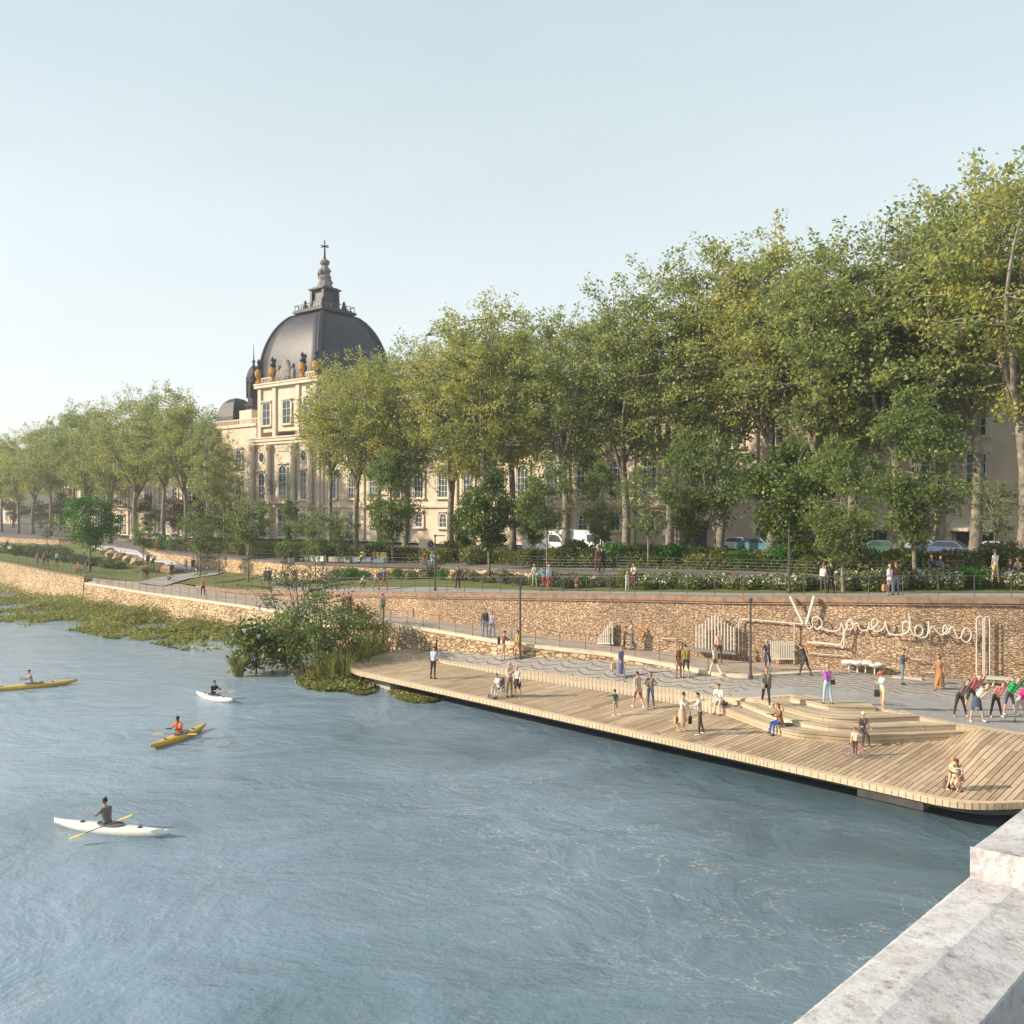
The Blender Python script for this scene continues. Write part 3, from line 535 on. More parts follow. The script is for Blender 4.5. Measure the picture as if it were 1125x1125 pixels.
# ------------------------------------------------------------------ bridge parapet in the foreground
par = empty('bridge_parapet', (0, 0, 0), 0, 'weathered white stone parapet of the bridge, close to the camera', 'parapet')
d = Vector((990, 981, 0)).normalized(); nrm = Vector((d.y, -d.x, 0)); ZP = 9.0
o0 = P(868, 1125, ZP); o0 = Vector((o0.x, o0.y, ZP)); inn = P(1069, 1125, ZP); wpar = (inn-o0).dot(nrm)
print('parapet width', wpar)
def PL(s_, n_, z_): return o0+d*s_+nrm*n_+Vector((0, 0, z_-ZP))
sb = (P(1067, 965, ZP)-o0).dot(d)
rs_ = random.Random(3)
def rough_sheet(mb, fn, S0, S1, ns_, cross, amp):
    vs = []; q = len(cross)
    for i in range(ns_+1):
        s_ = S0+(S1-S0)*i/ns_
        for j, (n_, z_) in enumerate(cross):
            e = amp; vs.append(fn(s_, n_+rs_.uniform(-e, e), z_+rs_.uniform(-e, e)*.6))
    mb.add(vs, [(i*q+j, i*q+j+1, (i+1)*q+j+1, (i+1)*q+j) for i in range(ns_) for j in range(q-1)])
mb = MB().mat('parapet_stone'); ridge = wpar*.47
cross = [(0.06, 7.0), (0.045, 8.90), (0.0, 8.955), (0.0, 8.992), (0.018, 9.003), (ridge-.02, 9.012), (ridge, 9.012), (ridge+.02, 9.006), (wpar-.006, 8.965), (wpar, 8.957), (wpar, 8.5), (wpar-.01, 7.6)]
rough_sheet(mb, PL, -3.5, sb+.1, 260, cross, .0011); mb.build('coping', par, smooth=False)
mb = MB().mat('parapet_stone'); hb = 0.155
cb = [(.014, 7.0), (.014, 9.0+hb-.02), (.03, 9.0+hb), (wpar*.5, 9.0+hb+.012), (wpar+.2, 9.0+hb-.02), (wpar+.24, 9.0+hb-.06), (wpar+.24, 7.6)]
q = len(cb); rough_sheet(mb, PL, sb, 45, 160, cb, .0022)
# its rough front end
vs = []; ny = 14; nx = 24
for i in range(nx+1):
    for j in range(ny+1): vs.append(PL(sb-(.004+rs_.uniform(-.004, .004) if 0 < j < ny else 0), -.0+.014+(wpar+.226)*i/nx, 8.75+(.25+hb+.016*min(1, i/nx*2))*j/ny))
mb.add(vs, [(i*(ny+1)+j, (i+1)*(ny+1)+j, (i+1)*(ny+1)+j+1, i*(ny+1)+j+1) for i in range(nx) for j in range(ny)]); mb.build('pier_block', par)
mb = MB().mat('street'); A = [PL(s_, wpar-.05, 7.62) for s_ in (-12, 45)]; B = [PL(s_, wpar+8, 7.62) for s_ in (-12, 45)]; mb.strip(A, B)
A = [PL(s_, .03, -.5) for s_ in (-12, 45)]; B = [PL(s_, .03, 7.05) for s_ in (-12, 45)]; mb.mat('parapet_stone'); mb.strip(A, B); tag(mb.build('bridge_deck'), kind='structure')
# ------------------------------------------------------------------ domed pavilion
DD = Vector((.787, -.617, 0)); DN = Vector((-.617, -.787, 0))          # along the facade, and out towards the river
RZ = math.atan2(DD.y, DD.x); GZ = 5.9
cor = Vector((-.2177*135, 135, 0))
def window(mb_parent, name, p, w_, h, depth, arch=True, frame='white_paint', bars=2, rows=4, recess=.25, glass='glass_dark'):
    """p = sill centre on the wall plane (local x along, -y out); builds a framed window with its pane"""
    mb = MB().mat(glass); n = 8
    out = [(-w_/2, 0), (w_/2, 0), (w_/2, h-(w_/2 if arch else 0))]
    if arch: out += [(w_/2*math.cos(math.pi*k/n), h-w_/2+w_/2*math.sin(math.pi*k/n)) for k in range(1, n)]
    out.append((-w_/2, h-(w_/2 if arch else 0)))
    y = p[1]-.03; vs = [(p[0]+a, y, p[2]+b) for a, b in out]; mb.add(vs, [tuple(range(len(vs)))])
    f = MB().mat(frame); t = .09
    for i in range(len(out)):
        a, b = out[i], out[(i+1) % len(out)]; f.tube([(p[0]+a[0], y-.05, p[2]+a[1]), (p[0]+b[0], y-.05, p[2]+b[1])], .07, 4)
    for k in range(1, bars): x = -w_/2+w_*k/bars; f.tube([(p[0]+x, y-.04, p[2]), (p[0]+x, y-.04, p[2]+h-(w_*.12 if arch else 0))], .035, 4)
    for k in range(1, rows): z = h*k/rows; f.tube([(p[0]-w_/2, y-.04, p[2]+z), (p[0]+w_/2, y-.04, p[2]+z)], .03, 4)
    # moulded stone surround
    f.mat('facade_stone')
    for s_ in (-1, 1): f.box((p[0]+s_*(w_/2+.22), p[1]-.09, p[2]+h*.45), (.28, .2, h*.98))
    f.box((p[0], p[1]-.2, p[2]-.14), (w_+.9, .42, .22)); f.box((p[0], p[1]-.16, p[2]+h+.24), (w_+.8, .34, .24))
    fo = f.build(name, mb_parent); mb.build('pane', fo); return fo
pav = empty('domed_pavilion', (cor.x, cor.y, GZ), RZ, 'pale stone pavilion under a big dark square dome with a lantern and cross', 'building')
LP = 15.2; L0 = -LP+.6
# local frame: x runs along the river front (0 at the corner, negative to the left), y goes into the building, z up
body = MB().mat('facade_stone')
body.box((-LP/2+.2, LP/2, 7.8), (LP+1.6, LP+1.0, 15.6)); body.box((-LP/2+.2, LP/2, 21.0), (LP-.2, LP-.6, 8.0))
body.build('walls', pav)
cs = MB().mat('facade_stone')
for z_, o_, h_ in ((5.2, .9, .45), (15.1, .95, .35), (15.6, 1.3, .4), (16.0, 1.5, .25), (24.3, .7, .4), (24.7, .85, .25)):
    cs.box((-LP/2+.2, LP/2, z_), (LP+o_+ (1.2 if z_ < 20 else 0), LP+o_+(.6 if z_ < 20 else 0), h_))
cs.build('cornice', pav)
pl = MB().mat('facade_stone')
for x in (-15.0, -10.8, -4.6, -.6):
    pl.lathe((x, -1.0, 5.5), [(.55, 0), (.55, .4), (.42, .6), (.38, 8.3), (.6, 8.9), (.6, 9.4)], 10)
    pl.box((x, -.85, 2.6), (1.3, 1.0, 5.2))
for x in (-14.4, -10.6, -4.8, -.8): pl.box((x, .22, 20.3), (.8, .5, 8.2))
pl.build('columns', pav)
mb = MB().mat('facade_stone')
for x in [-14.9+.42*k for k in range(34)]: mb.tube([(x, .15, 24.95), (x, .15, 25.6)], .09, 4)
mb.tube([(-15.0, .15, 25.68), (-.8, .15, 25.68)], .11, 4)
mb.build('balustrade', pav)
for x in (-12.8, -7.7, -2.6):
    mb = MB().mat('facade_stone_dark'); mb.box((x, -.54, 14.2), (2.6, .16, .9)); mb.build('carved_panel', pav)
    mb = MB().mat('facade_stone_dark'); mb.tube([(x-1.3, -.6, 5.0), (x-.6, -.66, 4.75), (x, -.68, 4.65), (x+.6, -.66, 4.75), (x+1.3, -.6, 5.0)], .14, 5); mb.build('swag', pav)
for x, w_, h, z_, ar in ((-13, 1.5, 4.4, 6.2, True), (-7.7, 1.9, 5.4, 6.2, True), (-2.6, 1.5, 4.4, 6.2, True), (-7.7, 2.2, 4.6, .4, False), (-13, 1.6, 3.6, .4, False), (-2.6, 1.6, 3.6, .4, False)): window(pav, 'window', (x, -.52, z_), w_, h, .3, ar, bars=2, rows=4)
for x in (-12.7, -7.6, -2.5): window(pav, 'attic_window', (x, .22, 18.1), 1.9, 3.6, .3, False, bars=2, rows=3)
for x in (-13, -2.6):                                           # round windows over the side bays
    mb = MB().mat('white_paint'); mb.tube([(x+.75*math.cos(a*.5236), -.56, 12.9+.9*math.sin(a*.5236)) for a in range(13)], .1, 5); fo = mb.build('round_window', pav)
    mb = MB().mat('glass_dark'); mb.add([(x+.75*math.cos(a*.5236), -.54, 12.9+.9*math.sin(a*.5236)) for a in range(12)], [tuple(range(12))]); mb.build('pane', fo)
mb = MB().mat('facade_stone'); mb.tube([(-9, -.3, 11.9), (-8.2, -.35, 12.7), (-7.7, -.4, 13.1), (-7.2, -.35, 12.7), (-6.4, -.3, 11.9)], .16, 6); mb.box((-7.7, -.22, 14.0), (3.2, .14, 1.2))
mb.build('pediment', pav)
mb = MB().mat('facade_stone'); mb.box((-7.7, -1.1, 5.75), (4.6, 1.4, .3)); [mb.tube([(-9.8+.3*k, -1.7, 5.85), (-9.8+.3*k, -1.7, 6.75)], .05, 4) for k in range(15)]; mb.tube([(-9.9, -1.7, 6.75), (-5.5, -1.7, 6.75)], .07, 4); mb.build('balcony', pav)
for x in (-10.3, -5.2):
    mb = MB().mat('lead_stone'); mb.lathe((x, -.95, 6.0), [(.35, 0), (.4, .7), (.25, 1.5), (.38, 2.3), (.12, 2.7), (.2, 3.0), (.05, 3.3)], 8); mb.build('facade_statue', pav)
cr = MB().mat('lead_stone'); cr.lathe((-7.6, 0, 24.9), [(1.1, 0), (1.4, .5), (1.3, 1.5), (.8, 2.2), (.5, 2.9), (.15, 3.3)], 9, 0, 1.2, .45); cr.ell((-9.4, 0, 25.7), (.6, .4, 1.0), 7, 5); cr.ell((-5.8, 0, 25.7), (.6, .4, 1.0), 7, 5); cr.ell((-9.3, 0, 27.0), (.3, .3, .4), 6, 4); cr.ell((-5.9, 0, 27), (.3, .3, .4), 6, 4); cr.build('crest', pav)
for x in (-14.6, -11.0, -3.6, -.4):
    mb = MB().mat('gold'); mb.lathe((x, 0, 24.9), [(.45, 0), (.5, .3), (.2, .6), (.55, 1.3), (.62, 1.9), (.3, 2.3)], 9); mb.mat('lead'); mb.lathe((x, 0, 27.2), [(.2, 0), (.45, .4), (.15, .9), (.35, 1.2), (.05, 1.7)], 7); mb.build('gilded_urn', pav)
# dome: square plan with curved faces and corner ribs
cx_, cy_ = -LP/2+.2, LP/2; Z0 = 25.0; Hd = 11.4; hb_ = 7.3
def prof(t): return 2.45+(hb_-2.45)*max(0, 1-t**2.15)**(1/1.75)
dm = MB().mat('lead'); nz = 16; vs = []; m_ = 6
for i in range(nz+1):
    t = i/nz; r = prof(t); z_ = Z0+Hd*t
    for s_ in range(4):
        c0 = [(-1, -1), (1, -1), (1, 1), (-1, 1)][s_]; c1 = [(-1, -1), (1, -1), (1, 1), (-1, 1)][(s_+1) % 4]
        for k in range(m_):
            q = k/m_; a = c0[0]+(c1[0]-c0[0])*q; b = c0[1]+(c1[1]-c0[1])*q; bulge = 1+.05*math.sin(math.pi*q)*(1-t); vs.append((cx_+a*r*bulge, cy_+b*r*bulge, z_))
q = 4*m_; dm.add(vs, [(i*q+k, i*q+(k+1) % q, (i+1)*q+(k+1) % q, (i+1)*q+k) for i in range(nz) for k in range(q)])
dm.build('dome', pav, smooth=True)
rb = MB().mat('lead')
for a, b in ((-1, -1), (1, -1), (1, 1), (-1, 1)): rb.tube([(cx_+a*prof(i/nz)*1.0, cy_+b*prof(i/nz), Z0+Hd*i/nz) for i in range(nz+1)], [.38-.12*i/nz for i in range(nz+1)], 6)
for k in ():
    for a, b, ax in ((0, -1, 0), (1, 0, 1)):
        q_ = -1+k/3; rb.tube([(cx_+(q_ if ax == 0 else 1.03)*prof(i/nz), cy_+(q_ if ax == 1 else -1.03)*prof(i/nz), Z0+Hd*i/nz) for i in range(nz+1)], .045, 3)
rb.build('dome_ribs', pav)
ln = MB().mat('lead'); zt = 0.0
ln.box((cx_, cy_, zt+.2), (6.3, 6.3, .5)); ln.box((cx_, cy_, zt+.6), (5.4, 5.4, .4)); ln.box((cx_, cy_, zt+1.6), (3.0, 3.0, 2.0), 0, .85); ln.box((cx_, cy_, zt+3.5), (2.3, 2.3, 2.4), 0, .9)
for a, b in ((-1, -1), (1, -1), (1, 1), (-1, 1)): ln.box((cx_+a*1.25, cy_+b*1.25, zt+3.0), (.5, .5, 3.6), 0, .7); ln.lathe((cx_+a*1.9, cy_+b*1.9, zt+.8), [(.3, 0), (.4, .7), (.15, 1.2), (.25, 1.5), (.04, 2.0)], 7)
ln.box((cx_, cy_, zt+4.95), (3.3, 3.3, .28)); ln.box((cx_, cy_, zt+5.2), (2.7, 2.7, .3))
_l=ln.build('lantern', pav); _l.location.z = Z0+Hd; _l.scale=(1.15, 1.15, .8); _l.location.x = -cx_*.15; _l.location.y = -cy_*.15
sc_ = MB().mat('lead_stone'); rr = random.Random(2); sc_.lathe((cx_, cy_, zt+5.3), [(1.2, 0), (1.05, .8), (.8, 1.5), (.95, 2.2), (.7, 3.0), (.95, 3.6), (.55, 4.3), (.3, 4.9)], 9)
for k in range(9): a = k*.7; sc_.ell((cx_+.85*math.cos(a), cy_+.85*math.sin(a), zt+6.2+.33*k), (.3, .3, .55), 6, 4, .2, rr)
sc_.ell((cx_, cy_, zt+10.6), (.72, .72, .75), 10, 8); _l=sc_.build('sculpture_finial', pav); _l.location.z = Z0+Hd; _l.scale=(1.15, 1.15, .8); _l.location.x = -cx_*.15; _l.location.y = -cy_*.15
xr = MB().mat('lead'); xr.tube([(cx_, cy_, zt+11.2), (cx_, cy_, zt+15.2)], [.16, .07], 6); xr.tube([(cx_-.7, cy_, zt+13.9), (cx_+.7, cy_, zt+13.9)], .11, 5); xr.tube([(cx_, cy_-.7, zt+13.9), (cx_, cy_+.7, zt+13.9)], .11, 5); xr.ell((cx_, cy_, zt+11.6), (.22, .22, .2), 6, 4); _l=xr.build('cross', pav); _l.location.z = Z0+Hd; _l.scale=(1.15, 1.15, .8); _l.location.x = -cx_*.15; _l.location.y = -cy_*.15
rl = MB().mat('lead')
for a in range(-4, 5):
    for q_ in ((cx_+a*.72, cy_-2.95), (cx_+2.95, cy_+a*.72), (cx_-2.95, cy_+a*.72), (cx_+a*.72, cy_+2.95)): rl.tube([(*q_, zt+.4), (*q_, zt+1.55)], .045, 4)
for a, b in (((-2.95, -2.95), (2.95, -2.95)), ((2.95, -2.95), (2.95, 2.95)), ((2.95, 2.95), (-2.95, 2.95)), ((-2.95, 2.95), (-2.95, -2.95))): rl.tube([(cx_+a[0], cy_+a[1], zt+1.55), (cx_+b[0], cy_+b[1], zt+1.55)], .06, 4)
_l=rl.build('lantern_railing', pav); _l.location.z = Z0+Hd; _l.scale=(1.15, 1.15, .8); _l.location.x = -cx_*.15; _l.location.y = -cy_*.15
# corner turret and small dome at the left end
mb = MB().mat('lead'); tx, ty = -23.5, 5.5
mb.lathe((tx, ty, 21.0), [(1.3, 0), (1.3, 1.2), (1.6, 1.3), (1.6, 1.7), (1.0, 1.8), (1.0, 5.3), (1.35, 5.5), (1.35, 5.9), (1.2, 6.1), (1.15, 6.9), (.8, 7.8), (.35, 8.3), (.2, 8.5), (.2, 8.9), (.32, 9.1), (.1, 9.5), (.03, 12.2)], 8)
for k in range(8): a = k*math.pi/4+.39; mb.box((tx+1.15*math.cos(a), ty+1.15*math.sin(a), 25.6), (.25, .25, 3.6), a)
mb.build('turret', pav)
mb = MB().mat('facade_stone'); mb.box((-24.1, 6.5, 9.2), (15.8, 11.5, 18.4)); mb.box((-24.1, 6.5, 18.5), (16.2, 12.1, .5)); mb.box((-23.5, 5.5, 20.0), (3.4, 3.4, 3.2)); [mb.tube([(-31.5+.5*k, .9, 18.7), (-31.5+.5*k, .9, 19.5)], .1, 4) for k in range(32)]; mb.tube([(-31.8, .9, 19.55), (-16, .9, 19.55)], .12, 4); mb.build('side_bay', pav)
for z_, h_ in ((1.0, 3.0), (6.2, 3.6), (11.6, 3.0)):
    for x in (-29.5, -25.2, -20.9): window(pav, 'window', (x, .72, z_), 1.5, h_, .2, z_ > 2, bars=2, rows=4)
mb = MB().mat('lead'); mb.lathe((-28.3, 5.4, 19.2), [(3.6, 0), (3.6, .3), (3.5, 1.5), (3.1, 2.9), (2.4, 4.0), (1.3, 4.7), (.2, 4.95)], 4, math.pi/4, .98, .98); mb.build('small_dome', pav)
# ------------------------------------------------------------------ long wings
def wing(name, label, p0, dvec, length, z0, floors, roofm='roof_tile', wall='facade_stone', depth=12, eave=16.5, bay=4.3, shops=False, roofh=3.4):
    rz = math.atan2(dvec.y, dvec.x); r = empty(name, (p0.x, p0.y, z0), rz, label, 'building')
    mb = MB().mat(wall); mb.box((length/2, depth/2, eave/2), (length, depth, eave)); mb.build('wall', r)
    mb = MB().mat(wall)
    for z_ in (5.0, eave-.9): mb.box((length/2, -.1, z_), (length+.3, .5, .3))
    mb.box((length/2, -.25, eave-.1), (length+.8, .9, .5)); n = int(length/bay)
    for k in range(0, n+1, 2): mb.box((k*length/n, -.12, eave/2), (.7, .34, eave-.6))
    if shops:
        mb.mat(wall)
        for k in range(9): mb.box((length/2, -.06, .5+k*.5), (length, .16, .42))
    mb.build('mouldings', r)
    mb = MB().mat(roofm); h = eave+.15; mb.add([(-.4, -.6, h), (length+.4, -.6, h), (length+.4, depth+.6, h), (-.4, depth+.6, h), (1, depth/2, h+roofh), (length-1, depth/2, h+roofh)], [(0, 1, 5, 4), (1, 2, 5), (2, 3, 4, 5), (3, 0, 4), (3, 2, 1, 0)])
    rf = mb.build('roof', r); cn = 0
    for k in range(3, n, 6): c = MB().mat('facade_stone_dark'); c.box((k*length/n, depth*.4, h+roofh*.8), (1.2, .7, 2.4)); c.build('chimney', rf)
    for k in range(n):
        x = (k+.5)*length/n
        for (zs, w_, hh, ar, br_, rw) in floors: window(r, 'window', (x, -.02 if not (shops and zs < 4) else -.2, zs), w_, hh, .2, ar, bars=br_, rows=rw)
        if shops and k % 2 == 0:
            a = MB().mat('awning'); w2 = 1.9; a.add([(x-w2, -.2, 3.3), (x+w2, -.2, 3.3), (x+w2, -2.2, 2.6), (x-w2, -2.2, 2.6), (x-w2, -2.2, 2.35), (x+w2, -2.2, 2.35)], [(0, 3, 2, 1), (3, 4, 5, 2)]); a.mat('shutter'); a.add([(x-w2, -.2, 3.3), (x-w2, -2.2, 2.6), (x-w2, -.2, 2.0), (x+w2, -.2, 3.3), (x+w2, -2.2, 2.6), (x+w2, -.2, 2.0)], [(0, 1, 2), (3, 4, 5)]); a.build('awning', r)
            a = MB().mat('glass_dark'); a.box((x, -.12, 1.3), (3.2, .2, 2.4)); a.build('shop_front', r)
    return r
FL = [(2.2, 1.3, 1.9, True, 2, 3), (6.2, 1.7, 4.0, True, 3, 5), (11.8, 1.5, 2.3, False, 2, 3)]
wing('long_wing', 'long pale stone wing with tall arched windows behind the plane trees', Vector((cor.x, cor.y, 0))+DD*1.2-DN*(-.0), DD, 58, 6.0, FL, roofm='roof_tile')
wing('shop_wing', 'cream building at the right with awnings and square shop windows behind the trees', Vector((cor.x, cor.y, 0))+DD*60, DD, 46, 6.4, [(6.6, 1.6, 2.6, False, 2, 3), (10.8, 1.6, 2.6, False, 2, 3), (14.6, 1.4, 2.0, False, 2, 2)], eave=18.5, shops=True, bay=4.6)
wing('left_wing', 'pale wing left of the domed pavilion with red shutters behind the trees', Vector((cor.x, cor.y, 0))-DD*73, DD, 41, 5.6, [(.8, 1.5, 2.9, False, 2, 3), (5.8, 1.5, 3.2, True, 2, 4), (10.6, 1.4, 2.2, False, 2, 3)], eave=16.0)
for i, (px, D, ln_, ev, wl, rf, lab) in enumerate([(62, 240, 44, 13, 'facade_stone_dark', 'roof_tile', 'distant cream house with a tiled roof behind the far left trees'), (-60, 330, 60, 15, 'facade_stone', 'roof_tile', 'farthest pale building at the left edge behind the trees')]):
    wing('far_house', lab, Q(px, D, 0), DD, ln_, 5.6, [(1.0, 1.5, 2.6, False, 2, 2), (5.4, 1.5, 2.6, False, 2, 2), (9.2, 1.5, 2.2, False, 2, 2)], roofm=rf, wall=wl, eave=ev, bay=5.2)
# ------------------------------------------------------------------ trees
def tree_proto(seed, H, cb, cr, nl, ntip, nleaf, leaf, clump, mat, r0=.42, bark='bark', fork=.42, droop=0.0, name='plane_tree', shape=1.0, up=.35, wisps=0):
    rs = np.random.RandomState(seed); r = random.Random(seed); root = empty(name, (0, 0, 0)); tr = MB().mat(bark)
    def curve(a, b, bend, n=6):
        a = Vector(a); b = Vector(b); o = Vector((r.uniform(-1, 1), r.uniform(-1, 1), r.uniform(-.3, .6)))*bend*(b-a).length
        return [a.lerp(b, i/n)+o*math.sin(math.pi*i/n)+Vector((r.uniform(-1, 1), r.uniform(-1, 1), 0))*bend*.12*(b-a).length*(0 < i < n) for i in range(n+1)]
    zf = H*fork; lean = Vector((r.uniform(-.5, .5), r.uniform(-.5, .5), 0))*H*.03
    tp = curve((0, 0, -.4), Vector((0, 0, zf))+lean, .03); tr.tube(tp, [r0*1.35]+[r0*(1-.3*i/6) for i in range(1, 7)], 9)
    zc = H*(cb+1)/2; ch = H*(1-cb)/2; limbs = []
    for k in range(nl):
        a = 2*math.pi*(k+r.uniform(-.3, .3))/nl; q = r.uniform(.25, .75)*cr if k else .1*cr
        end = Vector((q*math.cos(a), q*math.sin(a), zc+ch*r.uniform(.25, .85))); st = tp[-1] if k < 3 or r.random() < .5 else tp[-2]
        c = curve(st, end, .10, 8); limbs.append(c); tr.tube(c, [max(.03, r0*(.62 if k == 0 else .5)*(1-.85*i/8)) for i in range(9)], 6, False)
    cen = []; tips = []
    for i in range(ntip):
        while True:
            p = rs.uniform(-1, 1, 3); d_ = np.linalg.norm(p)
            if .35 < d_ < 1: break
        zz = p[2]; an = math.atan2(p[1], p[0]); lob = 1+.22*math.sin(3*an+seed)*math.cos(2.3*zz+seed*1.7)+.12*math.sin(5*an+seed*2.1+zz*4); wr = lob*cr*(1-.30*max(0, zz)**2*shape)*(1 if zz > -.6 else .85)*r.uniform(.78, 1.12)
        t = Vector((p[0]*wr, p[1]*wr, zc+ch*zz*r.uniform(.88, 1.06)*(1+.10*math.sin(2*an+seed))))
        best = None; bd = 1e9
        for l in limbs:
            for q in l[2:]:
                if q.z < t.z+ch*.1 or q is l[2]:
                    dd = (q-t).length
                    if dd < bd: bd = dd; best = q
        c = curve(best, t, .12, 4); tr.tube(c, [max(.018, .016*bd+.02)*(1-.7*j/4) for j in range(5)], 4, False)
        tips.append(t); tips.append(c[3])
    wl = []
    if wisps:                                # loose sprays that break the outline
        for i in range(wisps):
            a = r.uniform(0, 6.28); zz = r.uniform(-.5, 1); q = math.sqrt(max(0, 1-zz*zz)); o_ = Vector((cr*q*math.cos(a), cr*q*math.sin(a), zc+ch*zz)); t = o_+(o_-Vector((0, 0, zc))).normalized()*r.uniform(.3, 1.3)+Vector((0, 0, r.uniform(0, .9)))
            best = min((tt for tt in tips), key=lambda tt: (tt-o_).length); c = curve(best, t, .1, 3); tr.tube(c, [.035, .03, .02, .012], 4, False); wl.append(c[2]); wl.append(c[3])
    n = nleaf; tarr = np.array([tuple(t) for t in tips]); wt = rs.gamma(1.1, 1.0, len(tarr))+.05; wt /= wt.sum(); nw = int(n*.10) if wisps else 0; idx = rs.choice(len(tarr), n-nw, p=wt)
    c = tarr[idx]+rs.normal(size=(n-nw, 3))*np.array([clump, clump, clump*.6])*rs.uniform(.6, 1.25, (len(tarr), 1))[idx]
    if wisps: wa = np.array([tuple(t) for t in wl]); c = np.concatenate([c, wa[rs.randint(0, len(wa), nw)]+rs.normal(size=(nw, 3))*.3])
    tr.build('trunk', root, smooth=True); leaves('crown', c, leaf*rs.uniform(.6, 1.35, n), mat, root, up=up, seed=seed); return root
hidden = []
PT = [tree_proto(11+i, 25, cb, cr, nl, 190, 18500, .30, .62, 'leaf_plane', r0=.42, fork=fk, wisps=55) for i, (cb, cr, nl, fk) in enumerate([(.36, 6.2, 6, .36), (.30, 6.8, 5, .30), (.38, 5.8, 6, .42), (.34, 6.4, 7, .34), (.27, 6.2, 6, .28)])]
usedp = set()
def place(protos, k, loc, rz, sc, label, group, cat='tree'):
    p = protos[k % len(protos)]
    if p not in usedp:
        usedp.add(p); p.location = loc; p.rotation_euler = (0, 0, rz); p.scale = sc if hasattr(sc, '__len__') else (sc,)*3; p['label'] = label; p['category'] = cat; p['group'] = group; return p
    o = dup(p, loc, rz, sc, label, group); o['category'] = cat; return o
def gz(px, D):
    A, B = LU(px), LK(px)
    if D <= B[0]: return A[1]+(B[1]-A[1])*max(0, (D-A[0])/(B[0]-A[0]))
    Z_ = LZ(px); return B[1]+(Z_[1]-B[1])*(D-B[0])/(Z_[0]-B[0])
ORD = ['first', 'second', 'third', 'fourth', 'fifth', 'sixth', 'seventh', 'eighth', 'ninth', 'tenth', 'eleventh', 'twelfth', 'thirteenth', 'fourteenth', 'fifteenth', 'sixteenth']
rt = random.Random(8)
right = [(1122, 60, 168), (1069, 66, 192), (1030, 72, 205), (986, 68, 240), (935, 72, 268), (893, 70, 262), (846, 76, 250), (789, 80, 258), (735, 82, 282), (687, 82, 305), (620, 84, 335), (563, 92, 350), (540, 86, 325), (496, 93, 345), (444, 100, 378), (392, 97, 388), (362, 104, 398)]
for i, (px, D, ty) in enumerate(right):
    ty += 13 if px > 600 else 7
    z = gz(px, D); h = HC+(YH-ty)*D/F-z; s_ = h/25.0; w_ = s_*rt.uniform(.92, 1.08)*(1.0 if px < 400 else 1.05)
    if px in (362,): w_ *= .72
    place(PT, i*2, Q(px, D, z), rt.uniform(0, 6.28), (w_, w_, s_), 'tall yellow-green plane tree, %s from the right edge in the row right of the dome' % (ORD+['seventeenth'])[i], 'plane trees along the quay')
left = [(246, 122, 474), (228, 118, 452), (203, 128, 440), (180, 133, 428), (150, 142, 434), (121, 148, 446), (98, 160, 446), (80, 166, 450), (55, 174, 464), (36, 186, 472), (20, 192, 480), (2, 202, 482), (-22, 205, 476)]
for i, (px, D, ty) in enumerate(left):
    z = gz(px, D); h = HC+(YH-ty)*D/F-z; s_ = h/25.0; w_ = s_*rt.uniform(.9, 1.05)
    if px in (228, 246): w_ *= .6
    place(PT, i*3+1, Q(px, D, z), rt.uniform(0, 6.28), (w_, w_, s_), 'slim trunked plane tree, %s tree leftwards from the dome building' % ORD[i], 'plane trees left of the domed pavilion')
back = [(1010, 92, 285), (820, 100, 310), (655, 106, 355), (590, 110, 360), (520, 116, 368), (470, 122, 385), (418, 124, 402), (160, 172, 462), (110, 190, 462), (66, 214, 482), (14, 240, 490)]
for i, (px, D, ty) in enumerate(back):
    z = gz(px, D); h = HC+(YH-ty)*D/F-z; s_ = h/25.0
    place(PT, i+2, Q(px, D, z), rt.uniform(0, 6.28), (s_*.95, s_*.95, s_), 'plane tree half hidden in the second row, %s counting from the right' % ORD[i], 'second row of plane trees')
RT = tree_proto(55, 8.0, .2, 2.8, 6, 60, 5200, .26, .5, 'leaf_rust', r0=.12, fork=.25, name='copper_tree')
for i, (px, D) in enumerate([(250, 138), (232, 142), (214, 148), (190, 156), (168, 164), (146, 172), (122, 182), (96, 194), (70, 206), (44, 220), (18, 236)]):
    place([RT, RT], 0, Q(px, D, gz(px, D)), i*1.3, (1.15, 1.15, .95+.1*(i % 3)), 'copper brown understorey tree, %s leftwards from the pavilion' % ORD[i], 'copper trees behind the left plane trees')
# young trees on the terraces
YT = [tree_proto(40+i, 7.0, cb, cr, nl, 60, nlf, .17, .26, 'leaf_young', r0=.075, bark='bark', fork=.35, name='young_tree') for i, (cb, cr, nl, nlf) in enumerate([(.30, 1.9, 6, 3600), (.22, 2.3, 6, 4200), (.36, 2.2, 5, 2600)])]
BT = tree_proto(50, 7.0, .30, 3.0, 6, 60, 9000, .2, .42, 'leaf_bright', r0=.12, fork=.3, name='bright_tree')
DT = tree_proto(51, 9.0, .20, 3.2, 6, 90, 15000, .24, .42, 'leaf_dark', r0=.15, fork=.25, name='evergreen_tree', shape=1.3)
OT = tree_proto(52, 10.0, .14, 2.9, 7, 110, 13000, .2, .40, 'leaf_young', r0=.13, fork=.25, name='park_tree', shape=1.2)
def yt(protos, k, px, py, surf, ty, label, group, wf=1.0, H0=7.0):
    p = S(surf, px, py); h = p.z; top = HC+(YH-ty)*p.y/F; s_ = (top-p.z)/H0
    return place(protos, k, p, rt.uniform(0, 6.28), (s_*wf, s_*wf, s_), label, group)
G1 = 'young trees on the lawn'
yt([BT], 0, 98, 628, 'terrace', 540, 'bright emerald green tree on the left lawn beside the pale slabs', G1, .92)
